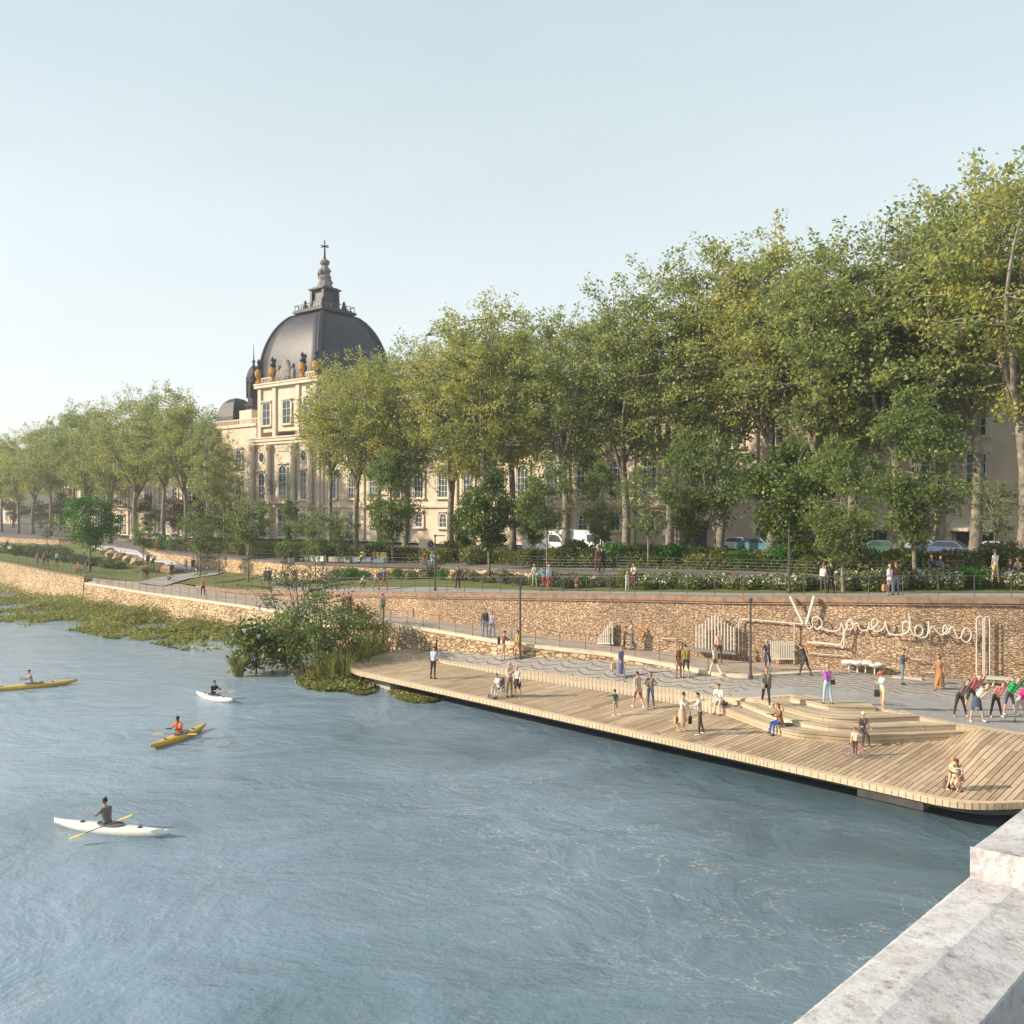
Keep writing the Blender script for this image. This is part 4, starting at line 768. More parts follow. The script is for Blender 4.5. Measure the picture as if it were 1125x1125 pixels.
for i, (px, py, ty, k, lab) in enumerate([(51, 605, 566, 2, 'thin sapling behind the dark bushes at the far left'), (158, 622, 568, 0, 'small sapling over the ramp, left of the people in dark clothes'), (219, 634, 552, 1, 'slim young tree where the lawn path starts'), (241, 634, 560, 2, 'thin young tree just right of the path on the lawn'),
    (273, 640, 538, 0, 'young tree on the lawn in front of the pavilion corner'), (346, 638, 556, 1, 'bushy young tree in front of the white seats'), (373, 636, 560, 0, 'young tree just right of the white seats'),
    (602, 625, 498, 1, 'young tree in front of the white van'), (714, 637, 500, 2, 'open branched young tree right of the woman in a dark red skirt'), (785, 633, 465, 0, 'tall slender young tree left of the dark evergreen'),
    (1091, 628, 520, 2, 'thin young tree beside the man in a white shirt and yellow shorts')]):
    yt(YT, k, px, py, 'terrace' if py > 626 else 'upper', ty, lab, G1, 1.0 if px < 400 else .9)
for i, (px, py, ty, wf, lab) in enumerate([(432, 618, 492, 1.0, 'round topped olive green tree behind the no parking sign'), (660, 622, 505, .7, 'loose olive tree in front of the small arched window'), (927, 652, 478, .95, 'yellowish park tree growing by the couple on the terrace'), (1007, 640, 426, .95, 'tall airy park tree rising from the white flower bed'), (760, 620, 470, .8, 'feathery park tree right of the small open tree'), (318, 612, 548, .6, 'small park tree before the pavilion door')]):
    yt([OT], 0, px, py, 'terrace' if py > 630 else 'upper', ty, lab, 'park trees on the promenade', wf, 10)
for i, (px, py, ty, wf, lab) in enumerate([(868, 630, 476, 1.05, 'large dense dark green tree in the middle of the promenade, right of the slender tree'), (538, 626, 508, .8, 'dark green tree right of the no parking sign'), (586, 618, 520, .6, 'dark green tree behind the young tree by the van'), (510, 616, 545, .6, 'low dark tree left of the dark green tree')]):
    yt([DT], 0, px, py, 'upper' if py < 631 else 'terrace', ty, lab, 'dark evergreen trees', wf, 9)
# ------------------------------------------------------------------ shrubs
def shrub_proto(name, seed, r, h, n, leaf, mats, frac=None, stems=True, spread=1.0):
    rs = np.random.RandomState(seed); root = empty(name, (0, 0, 0)); k = 9; cc = np.stack([rs.uniform(-.55, .55, k)*r, rs.uniform(-.55, .55, k)*r, rs.uniform(.3, .62, k)*h], 1)
    i = rs.randint(0, k, n); d_ = rs.normal(size=(n, 3)); d_ /= np.linalg.norm(d_, axis=1)[:, None]; q = rs.uniform(.75, 1.08, n)[:, None]
    c = cc[i]+d_*q*np.array([r*.52, r*.52, h*.40]); c[:, 2] = np.abs(c[:, 2])
    mi = None
    if frac: mi = ((rs.uniform(0, 1, n) < frac) & (c[:, 2] > h*.35)).astype(int)
    sz = leaf*rs.uniform(.6, 1.3, n); leaves('foliage', c, sz, mats[0], root, .4, seed, mats=mats, mi=mi)
    st = MB().mat('bark_dark')
    for j in range(7):
        t = cc[j]; st.tube([(rs.uniform(-.15, .15), rs.uniform(-.15, .15), -.1), (t[0]*.6, t[1]*.6, t[2]*.6), tuple(t)], [.03, .02, .01], 4, False)
    st.build('stem', root); return root
SH = [shrub_proto('round_shrub', 60, 1.1, 1.5, 1500, .16, ['leaf_hedge']), shrub_proto('round_shrub', 61, 1.3, 1.2, 1500, .16, ['leaf_hedge']), shrub_proto('rusty_shrub', 62, 1.2, 1.0, 1300, .15, ['leaf_rust']), shrub_proto('clipped_shrub', 63, 1.0, 1.35, 2000, .12, ['leaf_bright'])]
WF = [shrub_proto('flowering_shrub', 64, 1.0, 1.1, 1700, .16, ['leaf_hedge', 'petal_white'], .30), shrub_proto('flowering_shrub', 65, 1.1, 1.0, 1700, .17, ['leaf_hedge', 'petal_white'], .18)]
GS = [shrub_proto('grey_shrub', 66, 1.3, 1.5, 1500, .17, ['leaf_grey']), shrub_proto('dark_shrub', 67, 1.5, 1.3, 1800, .17, ['leaf_dark'])]
rs_ = random.Random(12); cnt = 0
for px in [x+rs_.uniform(-4, 4) for x in XS(150, 1120, 15)]:
    D = LU(px)[0]+rs_.uniform(3.6, 7.5); k = rs_.choice([0, 0, 1, 2, 3, 1]); s_ = rs_.uniform(.9, 1.45)*(1 if px > 420 else 1.2)
    o = place(SH, k, Q(px, D, gz(px, D)), rs_.uniform(0, 6), (s_*1.15, s_, s_), 'leafy shrub in the border behind the promenade path', 'shrubs behind the promenade path', 'shrub')
g2 = 'white flowering shrubs on the terrace'
for px in XS(690, 1108, 11.5):
    if 895 < px < 918: continue
    D = LT(px)[0]-rs_.uniform(.8, 2.2); s_ = rs_.uniform(.9, 1.2)*(1.05 if px > 930 else .9)
    if 1050 < px < 1078 or rs_.random() < .13: place(SH, 3 if px > 1050 else 0, Q(px, D, LT(px)[1]-.05), rs_.uniform(0, 6), s_*.85, 'green shrub without flowers among the white flowering ones', 'green shrubs on the terrace', 'shrub')
    else: place(WF, int(px), Q(px, D, LT(px)[1]-.05), rs_.uniform(0, 6), s_, 'shrub with white flower heads in the terrace bed', g2, 'shrub')
for px in XS(368, 676, 17):
    D = LT(px)[0]-rs_.uniform(.8, 1.8); s_ = rs_.uniform(.6, .95)
    k = rs_.random(); place(GS if k < .6 else SH, 0 if k < .6 else 3, Q(px, D, LT(px)[1]-.05), rs_.uniform(0, 6), s_, 'low grey-green shrub at the foot of the upper stone wall' if k < .6 else 'clipped dark green shrub at the foot of the upper stone wall', 'shrubs at the foot of the upper wall' if k < .6 else 'clipped shrubs at the foot of the upper wall', 'shrub')
for i, (px, py, k, s_) in enumerate([(15, 608, 1, 1.3), (27, 610, 1, 1.3), (40, 612, 0, 1.5), (52, 613, 0, 1.5), (66, 615, 0, 1.3), (78, 617, 1, 1.2), (90, 619, 0, 1.0), (104, 621, 1, 1.0), (115, 623, 1, 1.0), (126, 625, 1, .9)]):
    place(GS, k, S('terrace', px, py), i, (s_*1.3, s_, s_*.9), 'shrub in the long row across the left lawn', 'shrubs in a row on the left lawn', 'shrub')
# low hedge as ground cover behind the promenade shrubs
def cover(name, seed, n, fn, leaf, mat, up=.4, label=None):
    rs = np.random.RandomState(seed); pts = []; sz = []
    while len(pts) < n:
        q = fn(rs)
        if q is not None: pts.append(q[:3]); sz.append(leaf*rs.uniform(.6, 1.3)*(q[3] if len(q) > 3 else 1))
    o = leaves(name, pts, sz, mat, None, up, seed); return tag(o, label, None, None, 'stuff')
def f_(rs):
    px = rs.uniform(60, 1150); D = LU(px)[0]+rs.uniform(3.6, 9.5); p = Q(px, D, gz(px, D)+abs(rs.normal())*.28*(1+.7*math.sin(px*.31))); return (p.x, p.y, p.z, 1.0)
tag(cover('hedge_planting', 5, 26000, f_, .2, 'leaf_hedge', label='low mixed planting behind the promenade path'), cat='planting')
# ------------------------------------------------------------------ riverbank vegetation
outer = tab([(-60, 680, 0), (0, 683, 0), (40, 690, 0), (85, 694, 0), (120, 702, 0), (160, 706, 0), (200, 715, 0), (240, 716, 0), (290, 716, 0), (330, 718, 0)])
from mathutils import noise as mn
def f_(rs):
    px = rs.uniform(-60, 330); A = LR(px)[0]-.3; B = F*(HC-WZ)/(outer(px)[0]-YH); t = rs.uniform(0, 1)**.8; D = A+(B-A)*t; p = Q(px, D, WZ)
    nz_ = mn.noise(Vector((p.x*.16, p.y*.16, 0)))+.45*mn.noise(Vector((p.x*.6, p.y*.6, 3)))
    nz_ += .5*mn.noise(Vector((p.x*1.7, p.y*1.7, 9)))
    if rs.uniform(0, 1) > 1/(1+math.exp(-9*(nz_+.42-t*.75))): return None
    h = (1.0*(1-t)**1.5+.05)*(.7+.8*max(0, nz_+.3)); return (p.x, p.y, WZ+.02+rs.uniform(0, 1)*h, .8+.5*t)
tag(cover('riverbank_plants', 6, 60000, f_, .21, 'leaf_marsh', .15, 'green and brown water plants along the foot of the river wall'), cat='water plants')
def f_(rs):
    a = rs.randint(0, 5); cx, cy, rx, ry = [(372, 752, 40, 9), (395, 759, 32, 6), (438, 764, 30, 6), (466, 771, 28, 4), (350, 748, 30, 12)][a]
    th = rs.uniform(0, 6.28); q = math.sqrt(rs.uniform(0, 1)); p = P(cx+rx*q*math.cos(th), cy+ry*q*math.sin(th)+(.1*rx*q*math.cos(th)), WZ)
    nz_ = mn.noise(Vector((p.x*.5, p.y*.5, 7)))
    if nz_ < -.30+.40*q-.1*(a in (0, 4)): return None
    return (p.x, p.y, WZ+.02+rs.uniform(0, 1)*(.55 if a in (0, 4) else .12)*(1-q*.6), 1)
tag(cover('floating_plants', 7, 10500, f_, .24, 'leaf_marsh', .6, 'yellow-green floating leaves around the near end of the deck'), cat='water plants')
def blades(mb, c, n, h, r, rnd, w=.03, lean=.8):
    for i in range(n):
        a = rnd.uniform(0, 6.28); q = rnd.uniform(0, r); b = Vector((c[0]+q*math.cos(a), c[1]+q*math.sin(a), c[2])); hh = h*rnd.uniform(.6, 1.1); l = lean*hh*rnd.uniform(.2, 1); dx = Vector((math.cos(a), math.sin(a), 0)); sd_ = Vector((-math.sin(a), math.cos(a), 0))*w
        m_ = b+dx*l*.35+Vector((0, 0, hh*.65)); t = b+dx*l+Vector((0, 0, hh)); mb.add([b-sd_, b+sd_, m_+sd_*.8, m_-sd_*.8, t], [(0, 1, 2, 3), (3, 2, 4)])
def grass_clump(name, px, py, h, r, n, label, mat='leaf_marsh', w=.03, seed=1, group=None, z=0.0):
    p = P(px, py, WZ-.05); mb = MB().mat(mat); blades(mb, (0, 0, 0), n, h, r, random.Random(seed), w); o = mb.build(name); o.location = p; return tag(o, label, 'grass', group)
GR = 'reed clumps by the deck'
grass_clump('reed_clump', 262, 744, 1.5, .25, 170, 'small bright grass tuft standing alone in the water', w=.035, seed=2, group=GR)
for i, (px, py, h, lab) in enumerate([(378, 748, 2.2, 'reed clump in the middle of the thicket left of the deck'), (394, 742, 2.5, 'tall reed clump close to the deck corner'), (408, 730, 2.6, 'reed clump right behind the deck corner'), (360, 750, 2.2, 'low reed clump at the front of the thicket'), (420, 722, 2.2, 'reed clump nearest the walkway wall')]):
    grass_clump('reed_clump', px, py, h, 1.3, 130, lab, w=.03, seed=10+i, group=GR)
def bush(name, px, py, H, cr, cb, n, leaf, mat, seed, label, clump=.35, nl=6, tips=50, bark='bark_dark', r0=.07, extra=None):
    t = tree_proto(seed, H, cb, cr, nl, tips, n, leaf, clump, mat, r0=r0, bark=bark, fork=.12, name=name); t.location = P(px, py, WZ-.1); tag(t, label, 'bush', 'bushes in the water by the deck')
    if extra:
        rs = np.random.RandomState(seed); c = np.stack([rs.normal(size=extra)*cr*.5, rs.normal(size=extra)*cr*.5, H*rs.uniform(.45, .95, extra)], 1); q = MB().mat('petal_white')
        for k in c: q.lathe((k[0], k[1], k[2]), [(.02, -.12), (.09, 0), (.16, .14), (.05, .16)], 6)
        q.build('flower', t)
    return t
bush('flowering_bush', 282, 742, 3.6, 1.6, .15, 1700, .30, 'leaf_hedge', 71, 'broad leaved bush with white blooms, leftmost in the thicket', extra=14)
bush('riverside_bush', 315, 738, 3.4, 2.3, .1, 2300, .24, 'leaf_marsh', 72, 'mid green bush right of the white flowering bush')
bush('riverside_bush', 350, 742, 5.4, 3.0, .10, 4200, .20, 'leaf_young', 73, 'largest feathery bush of the thicket with a wispy top', nl=9, tips=80)
bush('riverside_bush', 388, 733, 4.4, 2.1, .12, 2900, .20, 'leaf_marsh', 74, 'brownish bush between the feathery bush and the deck', extra=4)
bush('riverside_bush', 330, 728, 7.0, 3.4, .35, 1900, .18, 'leaf_grey', 75, 'thin wispy sapling arching over the walkway wall', nl=9, tips=70, r0=.05)
bush('riverside_bush', 300, 734, 2.6, 1.6, .08, 2000, .26, 'leaf_marsh', 76, 'low yellowish bush at the left foot of the thicket')
# ------------------------------------------------------------------ railings
def railing(name, label, f, xs, dD, sp, h, wires, post_r=.022, top_r=.025, mat='metal_dark', group='railings'):
    pts = line(f, xs, dD, 0.02); r = empty(name, (0, 0, 0), 0, label, 'railing', group)
    mb = MB().mat(mat); mb.tube([p+Vector((0, 0, h)) for p in pts], top_r, 5); mb.build('top_rail', r)
    for k in range(wires):
        mb = MB().mat(mat); z = h*(k+1)/(wires+1); mb.tube([p+Vector((0, 0, z)) for p in pts], .009, 3, False); mb.build('wire', r)
    mbp = MB().mat(mat); mbp.tube([(0, 0, -.15), (0, 0, h)], post_r, 5); first = None; acc = 0; nxt = 0; n = 0
    for i in range(1, len(pts)):
        seg = pts[i]-pts[i-1]; L_ = seg.length
        while nxt <= acc+L_ and n < 100:
            p = pts[i-1]+seg*((nxt-acc)/L_)
            if first is None: first = mbp.build('post', r); first.location = p
            else: c = first.copy(); C.objects.link(c); c.parent = r; c.location = p
            nxt += sp; n += 1
        acc += L_
    return r
railing('terrace_railing', 'wire railing with slim posts along the top of the embankment wall', LW1, XS(236, 1300, 10), .25, 1.7, 1.05, 4)
railing('walkway_railing', 'thin railing on the river side of the sloping walkway', LR, XS(94, 800, 10), .15, 1.6, 1.0, 1, .018, .014)
railing('lawn_railing', 'fine railing on top of the river wall at the far left', LR, XS(-60, 91, 8), .3, 1.4, 1.0, 1, .02, .02)
railing('promenade_railing', 'upper railing with horizontal wires at the edge of the promenade, right half', LU, XS(556, 1060, 10), .2, 2.2, 1.0, 4, .02, .022)
railing('promenade_railing', 'upper railing along the promenade edge, left half up to the benches', LU, XS(180, 470, 10), .2, 2.4, 1.0, 2, .02, .02)
# ------------------------------------------------------------------ lamp posts, sign
def pole(px, py, surf, ty, label, r=.07, head=False):
    p = S(surf, px, py); h = HC+(YH-ty)*p.y/F-p.z; t = empty('lamp_post', p, 0, label, 'lamp post', 'lamp posts')
    mb = MB().mat('metal_dark'); mb.lathe((0, 0, -.05), [(r*1.9, 0), (r*1.9, .25), (r, .35), (r*.85, h)], 8); mb.build('pole', t)
    mb = MB().mat('metal_dark'); mb.lathe((0, 0, h-.02), [(r, 0), (r*1.6, .05), (r*1.6, .16), (r*.5, .22)], 8)
    if head: mb.box((.35, 0, h+.1), (.8, .16, .07))
    mb.build('lamp_head', t); return t
pole(571.5, 724, 'plaza', 647, 'slim dark lamp post on the cobbles by the person in orange')
pole(824.5, 746, 'plaza', 661, 'slim dark lamp post standing before the embankment wall writing', .065)
pole(867, 652, 'terrace', 585, 'tall lamp post on the terrace above the big letter V', .07, True)
pole(478, 649, 'terrace', 590, 'thin lamp post on the terrace beside the no parking sign', .06, True)
pole(421, 706, 1.6, 668, 'thin dark pole at the edge of the thicket by the walkway', .05)
p = S('upper', 473, 618); t = empty('no_parking_sign', p, R_(8), 'round blue and red no parking sign on a pale board by the promenade', 'sign')
h = HC+(YH-598)*p.y/F-p.z
plain('sign_red', (.45, .03, .03), .5, 0, .02); plain('sign_blue', (.04, .06, .35), .5, 0, .02)
mb = MB().mat('metal_grey'); mb.tube([(0, 0, 0), (0, 0, h+.2)], .05, 6); mb.tube([(-1.0, .02, 0), (-1.0, .02, h+.2)], .05, 6); mb.build('post', t)
mb = MB().mat('facade_stone'); mb.box((-.45, -.02, h+.05), (1.3, .05, .8)); mb.build('board', t)
mb = MB().mat('sign_red'); q = [(.02+.34*math.cos(a*.3927), .34*math.sin(a*.3927)) for a in range(16)]
mb.add([(x, -.075, h+z) for x, z in q], [tuple(range(16))]); q2 = [(.02+.25*math.cos(a*.3927), .25*math.sin(a*.3927)) for a in range(16)]; mb.mat('sign_blue'); mb.add([(x, -.080, h+z) for x, z in q2], [tuple(range(16))])
mb.mat('sign_red'); mb.add([(-.18, -.085, h+.15), (-.12, -.085, h+.21), (.22, -.085, h-.15), (.16, -.085, h-.21)], [(3, 2, 1, 0)]); mb.build('sign_disc', t)
# ------------------------------------------------------------------ artwork and benches on the embankment wall
def WP(px, py, off=.35):
    D = LW0(px)[0]-off; return Vector(((px-CX)/F*D, D, HC-(py-YH)*D/F))
def sA(l): return [(860+x/9.375, 645+y/9.375) for x, y in l]
def sB(l): return [(970+x/9.375, 660+y/9.375) for x, y in l]
def sD(l): return [(760+x/8.036, 660+y/8.036) for x, y in l]
wr = empty('wall_lettering', (0, 0, 0), 0, 'white tube lettering reading Va jouer dehors in joined script on the wall', 'lettering')
for a, b in (((75, 92), (212, 378)), ((325, 92), (243, 385))):
    (x0, y0), (x1, y1) = sA([a, b]); mb = MB().mat('tube_white'); mb.tube([WP(x0, y0, .45), WP(x1, y1, .45)], .085, 8); mb.build('letter_v_stroke', wr)
script = sA([(205, 378), (235, 390), (268, 425), (292, 420), (312, 395), (302, 350), (325, 308), (365, 310), (398, 345), (405, 390), (385, 425), (352, 435), (325, 405), (352, 432), (392, 405), (430, 438), (500, 455), (560, 448), (592, 425), (606, 372), (616, 400), (628, 440), (622, 520), (602, 590), (615, 628), (632, 590), (634, 500), (645, 440), (668, 400), (664, 360), (690, 335), (722, 355), (722, 410), (695, 438), (662, 420), (655, 385), (680, 345), (725, 385), (772, 370), (785, 410), (805, 440), (850, 448), (882, 430), (890, 372), (892, 420), (915, 435), (960, 395), (985, 365), (970, 335), (935, 330), (918, 365), (925, 425), (965, 455), (1015, 445), (1048, 400), (1058, 345), (1066, 400), (1085, 455)])+ \
    sB([(80, 345), (150, 352), (220, 342), (262, 310), (278, 250), (250, 213), (215, 225), (203, 280), (215, 335), (248, 330), (276, 285), (280, 220), (266, 140), (282, 220), (292, 310), (340, 360), (395, 350), (412, 300), (385, 255), (345, 265), (330, 320), (365, 370), (430, 380), (465, 330), (470, 210), (474, 300), (478, 340), (492, 275), (520, 270), (560, 318), (605, 355), (640, 330), (665, 295), (652, 258), (625, 268), (622, 320), (650, 345), (685, 310), (705, 270), (732, 285), (750, 340), (775, 385), (805, 375), (822, 320), (850, 285), (885, 292), (910, 335), (900, 395), (862, 428), (825, 410), (800, 375)])
sp_ = smooth_pts([WP(x, y, .40) for x, y in script], 4); mb = MB().mat('tube_white'); mb.tube(sp_, .04, 6); mb.build('script_tube', wr)
mb = MB().mat('metal_grey')
for x, y in script[::9]: mb.tube([WP(x, y, .4), WP(x, y, -.15)], .015, 4)
mb.build('fixing', wr)
def pipe(name, label, pts, r=.04, off=.25, cat='pipe', bracket=True):
    t = empty(name, (0, 0, 0), 0, label, cat); mb = MB().mat('tube_white'); mb.tube([WP(x, y, off) for x, y in pts], r, 6); mb.build('tube', t)
    mb = MB().mat('metal_grey'); [mb.tube([WP(x, y, off), WP(x, y, -.15)], .014, 4) for x, y in (pts[0], pts[-1])]; mb.build('bracket', t)
pipe('wall_pipe', 'white pipe arching left from the letter V and down the wall', sD([(415, 470), (415, 190), (425, 168), (445, 162), (520, 165), (700, 182), (880, 197), (985, 206)]))
pipe('wall_pipe', 'short vertical white pipe hanging below the pipe left of the V', sD([(905, 200), (905, 360), (903, 560)]), .03)
pipe('wall_bar', 'long white bar under the letters V and a', sA([(250, 568), (420, 580), (590, 598)]), .06, .35, 'bar')
pipe('wall_bar', 'thin bent bar beside the big comb of tubes', [(727, 701), (742, 702), (742, 718)], .035, .3, 'bar')
pipe('wall_bar', 'thin white ledge behind the woman in an orange skirt', sB([(430, 737), (535, 740)]), .03, .25, 'bar')
pipe('wall_bar', 'upper thin ledge right of the man in a dark jacket', sB([(270, 600), (395, 606)]), .03, .25, 'bar')
pipe('wall_hoop', 'tall white hoop of tube, left one of the pair at the right', [(1072.8, 742), (1072.8, 680), (1075, 677.3), (1078.5, 677.3), (1080.2, 680), (1080.2, 742)], .035, .3, 'hoop')
pipe('wall_hoop', 'tall white hoop of tube, right one of the pair at the right', [(1081.8, 742), (1081.8, 680), (1083, 677.3), (1086, 677.3), (1087.4, 680), (1087.4, 742)], .03, .3, 'hoop')
pipe('wall_ledge', 'dashed white ledge behind the leaning man', sA([(280, 680), (640, 710)]), .025, .2, 'ledge')
tt = empty('stool_shelf', (0, 0, 0), 0, 'row of four white round seats on a pipe fixed to the wall', 'seats')
mb = MB().mat('tube_white'); mb.tube([WP(x, y, .35) for x, y in sA([(600, 792), (800, 805), (1120, 828)])], .03, 6); mb.build('tube', tt)
for i, (x, y) in enumerate(sA([(680, 776), (768, 783), (852, 784), (945, 802)])):
    p = WP(x, y, .45); mb = MB().mat('white_paint'); mb.lathe(tuple(p), [(.10, -.16), (.36, -.02), (.40, .05), (.36, .09), (.05, .07)], 12); mb.tube([p-Vector((0, 0, .15)), p-Vector((0, 0, .5))], .03, 5); mb.build('seat', tt)
def comb(label, xs, ytop, ybot, r=.045, base=True, off=.5, name='tube_comb'):
    t = empty(name, (0, 0, 0), 0, label, 'wall sculpture')
    for i, x in enumerate(xs): mb = MB().mat('tube_white'); mb.tube([WP(x, ytop(i), off), WP(x, ybot, off)], r, 6); mb.build('tube', t)
    mb = MB().mat('metal_grey' if base else 'tube_white'); a, b = WP(xs[0]-2.2, ybot+.6, off), WP(xs[-1]+1.2, ybot+.6, off)
    if base:
        m_ = (a+b)/2; mb.box(tuple(m_), ((b-a).length+.2, .55, .14), math.atan2((b-a).y, (b-a).x)); [mb.tube([a.lerp(b, k)+Vector((0, 0, -.05)), a.lerp(b, k)+Vector((.25, .35, -.75))], .03, 5) for k in (.08, .36, .64, .92)]
    else: mb.tube([a, b], r, 5)
    mb.build('base_plate', t)
tops = [210, 212, 205, 180, 150, 128, 122, 132, 160, 185, 200, 222, 228]
comb('tall comb of thirteen white tubes with a peaked outline on a bench plate', [765+3.45*i for i in range(13)], lambda i: 660+tops[i]/8.036, 714.5)
comb('low square comb of thin white tubes right of the woman with a scooter', [847+1.95*i for i in range(14)], lambda i: 704+.02*i, 723.5, .03, False, .35)
comb('narrow comb of white tubes rising to the right beside the small child', [658.5+2.4*i for i in range(7)], lambda i: 700-3.4*i+ (4 if i == 6 else 0), 706.5, .06, False, .35)
def bench(label, x0, y0, x1, y1, z, off, dep=.5, mat='tube_white', name='wall_bench'):
    a = WP(x0, y0, off); b = WP(x1, y1, off); t = empty(name, (0, 0, 0), 0, label, 'bench'); m_ = (a+b)/2; rz = math.atan2((b-a).y, (b-a).x)
    mb = MB().mat(mat); mb.box((m_.x, m_.y, m_.z), ((b-a).length, dep, .09), rz); mb.build('seat', t)
    for k in (.08, .92):
        q = a.lerp(b, k); mb = MB().mat('metal_grey'); mb.box((q.x, q.y, (q.z-.04+z)/2), (.09, dep*.8, q.z-.04-z), rz); mb.build('leg', t)
bench('low white bench behind the man in a dark jacket', 980, 743.5, 1013, 746, 1.98, .5)
bench('long pale bench against the wall behind the stretching group', 1074, 743, 1112, 746.5, 1.98, .9, .6)
# ------------------------------------------------------------------ upper promenade furniture
def blocks(name, label, surf, pts, dims, mat, group, labs=None):
    for i, (x, y) in enumerate(pts):
        p = S(surf, x, y); mb = MB().mat(mat); mb.box((0, 0, dims[2]/2+.02), dims); mb.box((0, 0, dims[2]+.03), (dims[0]*.94, dims[1]*.94, .03)); o = mb.build(name); o.location = p; o.rotation_euler = (0, 0, R_(-32)); tag(o, labs[i] if labs else label, 'bench', group)
blocks('bench_block', '', 'upper', [(1040, 636), (1052, 636.4), (1066, 637), (1090, 638.5), (1106, 638)], (1.6, .7, .5), 'bench_dark', 'dark stone benches', ['dark grey bench block right of the seated pair', 'second dark bench block from the seated pair', 'dark bench block left of the man in a white shirt', 'dark bench block behind the man in a white shirt', 'dark bench block under the two seated women at the right edge'])
blocks('white_cube_seat', 'small white cube seat in the row of seats on the promenade', 'upper', [(333, 616), (338, 616.2), (343.5, 616.4), (349.5, 616.8), (355, 617)], (.45, .45, .5), 'white_paint', 'white cube seats')
for i, (x0, x1, y, lab) in enumerate([(364, 388, 617, 'grey platform bench in the middle of the promenade seats'), (390, 424, 617.5, 'long white platform bench with yellow back cushions')]):
    a, b = S('upper', x0, y), S('upper', x1, y+.6); t = empty('platform_bench', (a+b)/2, math.atan2((b-a).y, (b-a).x), lab, 'bench', 'platform benches'); Lb = (b-a).length
    mb = MB().mat('white_paint' if i else 'concrete'); mb.box((0, 0, .24), (Lb, .9, .46)); mb.build('base', t)
    if i:
        for k in (-.3, .12, .36): mb = MB().mat('yellow_cushion'); mb.box((k*Lb, .35, .72), (Lb*.2, .18, .5), 0, .9); mb.build('cushion', t)
# ------------------------------------------------------------------ cars and van on the street
def car(px, D, label, col, rz, van=False):
    z = gz(px, D); t = empty('van' if van else 'parked_car', Q(px, D, z), rz, label, 'van' if van else 'car', None if van else 'cars parked behind the trees'); L_, W_ = (5.2, 2.0) if van else (4.2, 1.75)
    pm = plain('paint_%d' % int(sum(col)*1000), col, .25, .1, .02); mb = MB().mat(pm)
    if van: prof = [(-2.6, .4), (2.6, .4), (2.6, 1.0), (2.3, 1.3), (1.6, 2.0), (1.2, 2.3), (-2.5, 2.35), (-2.6, 2.1)]
    else: prof = [(-2.1, .35), (2.1, .35), (2.12, .7), (1.9, .85), (1.0, .95), (.35, 1.42), (-1.0, 1.45), (-1.7, 1.05), (-2.05, .95)]
    n = len(prof); vs = [(x, s_*W_/2*(.86 if zz > 1.2 else 1), zz) for s_ in (-1, 1) for x, zz in prof]
    mb.add(vs, [tuple(range(n)), tuple(range(n, 2*n))[::-1]]+[(i, n+i, n+(i+1) % n, (i+1) % n) for i in range(n)]); mb.build('body', t)
    for s_ in (-1, 1):
        mb = MB().mat('glass_dark'); y = s_*(W_/2*.93+.03)
        pts = [(1.9, 1.35), (1.45, 1.95), (.6, 1.95), (.6, 1.35)] if van else [(.8, .98), (.3, 1.36), (-.95, 1.38), (-1.45, 1.02)]
        mb.add([(x, y if zz > 1.2 and not van else s_*(W_/2+.012), zz) for x, zz in pts], [(0, 1, 2, 3)]); mb.build('window', t)
        for x in (-L_*.31, L_*.31):
            mb = MB().mat('rubber'); mb.tube([(x, s_*(W_/2-.18), .33), (x, s_*(W_/2+.02), .33)], .33, 12); wh = mb.build('wheel', t); mb = MB().mat('metal_grey'); mb.tube([(x, s_*(W_/2), .33), (x, s_*(W_/2+.035), .33)], .18, 10); mb.build('rim', wh)
    mb = MB().mat('glass_dark')
    mb.add([(2.31, -.8, 1.32), (2.31, .8, 1.32), (1.63, .8, 1.98), (1.63, -.8, 1.98)] if van else [(1.04, -.72, .97), (1.04, .72, .97), (.4, .66, 1.4), (.4, -.66, 1.4)], [(0, 1, 2, 3)]); mb.build('windscreen', t)
car(645, 84, 'white delivery van behind the hedge, facing right', (.72, .73, .75), R_(-38), True); car(604, 86, 'second white van, mostly hidden left of the first behind a young tree', (.68, .7, .72), R_(-38), True)
for px, D, c, lab in ((1046, 71, (.10, .16, .26), 'dark blue parked car behind the bench blocks'), (1020, 73, (.30, .38, .42), 'pale blue-grey parked car at the foot of a plane trunk'), (975, 74, (.06, .16, .11), 'green parked car behind the clipped shrub'), (835, 84, (.10, .26, .32), 'teal parked car behind the dark evergreen'), (815, 86, (.5, .52, .53), 'silver parked car left of the teal one'),
                      (1100, 68, (.5, .5, .52), 'light grey parked car behind the two seated women'), (155, 150, (.6, .6, .6), 'white parked car under the left trees, near the ramp'), (190, 142, (.62, .62, .62), 'white parked car nearest the pavilion, left of it'), (172, 146, (.35, .35, .36), 'grey parked car between two white ones')):
    car(px, D, lab, c, R_(-38))
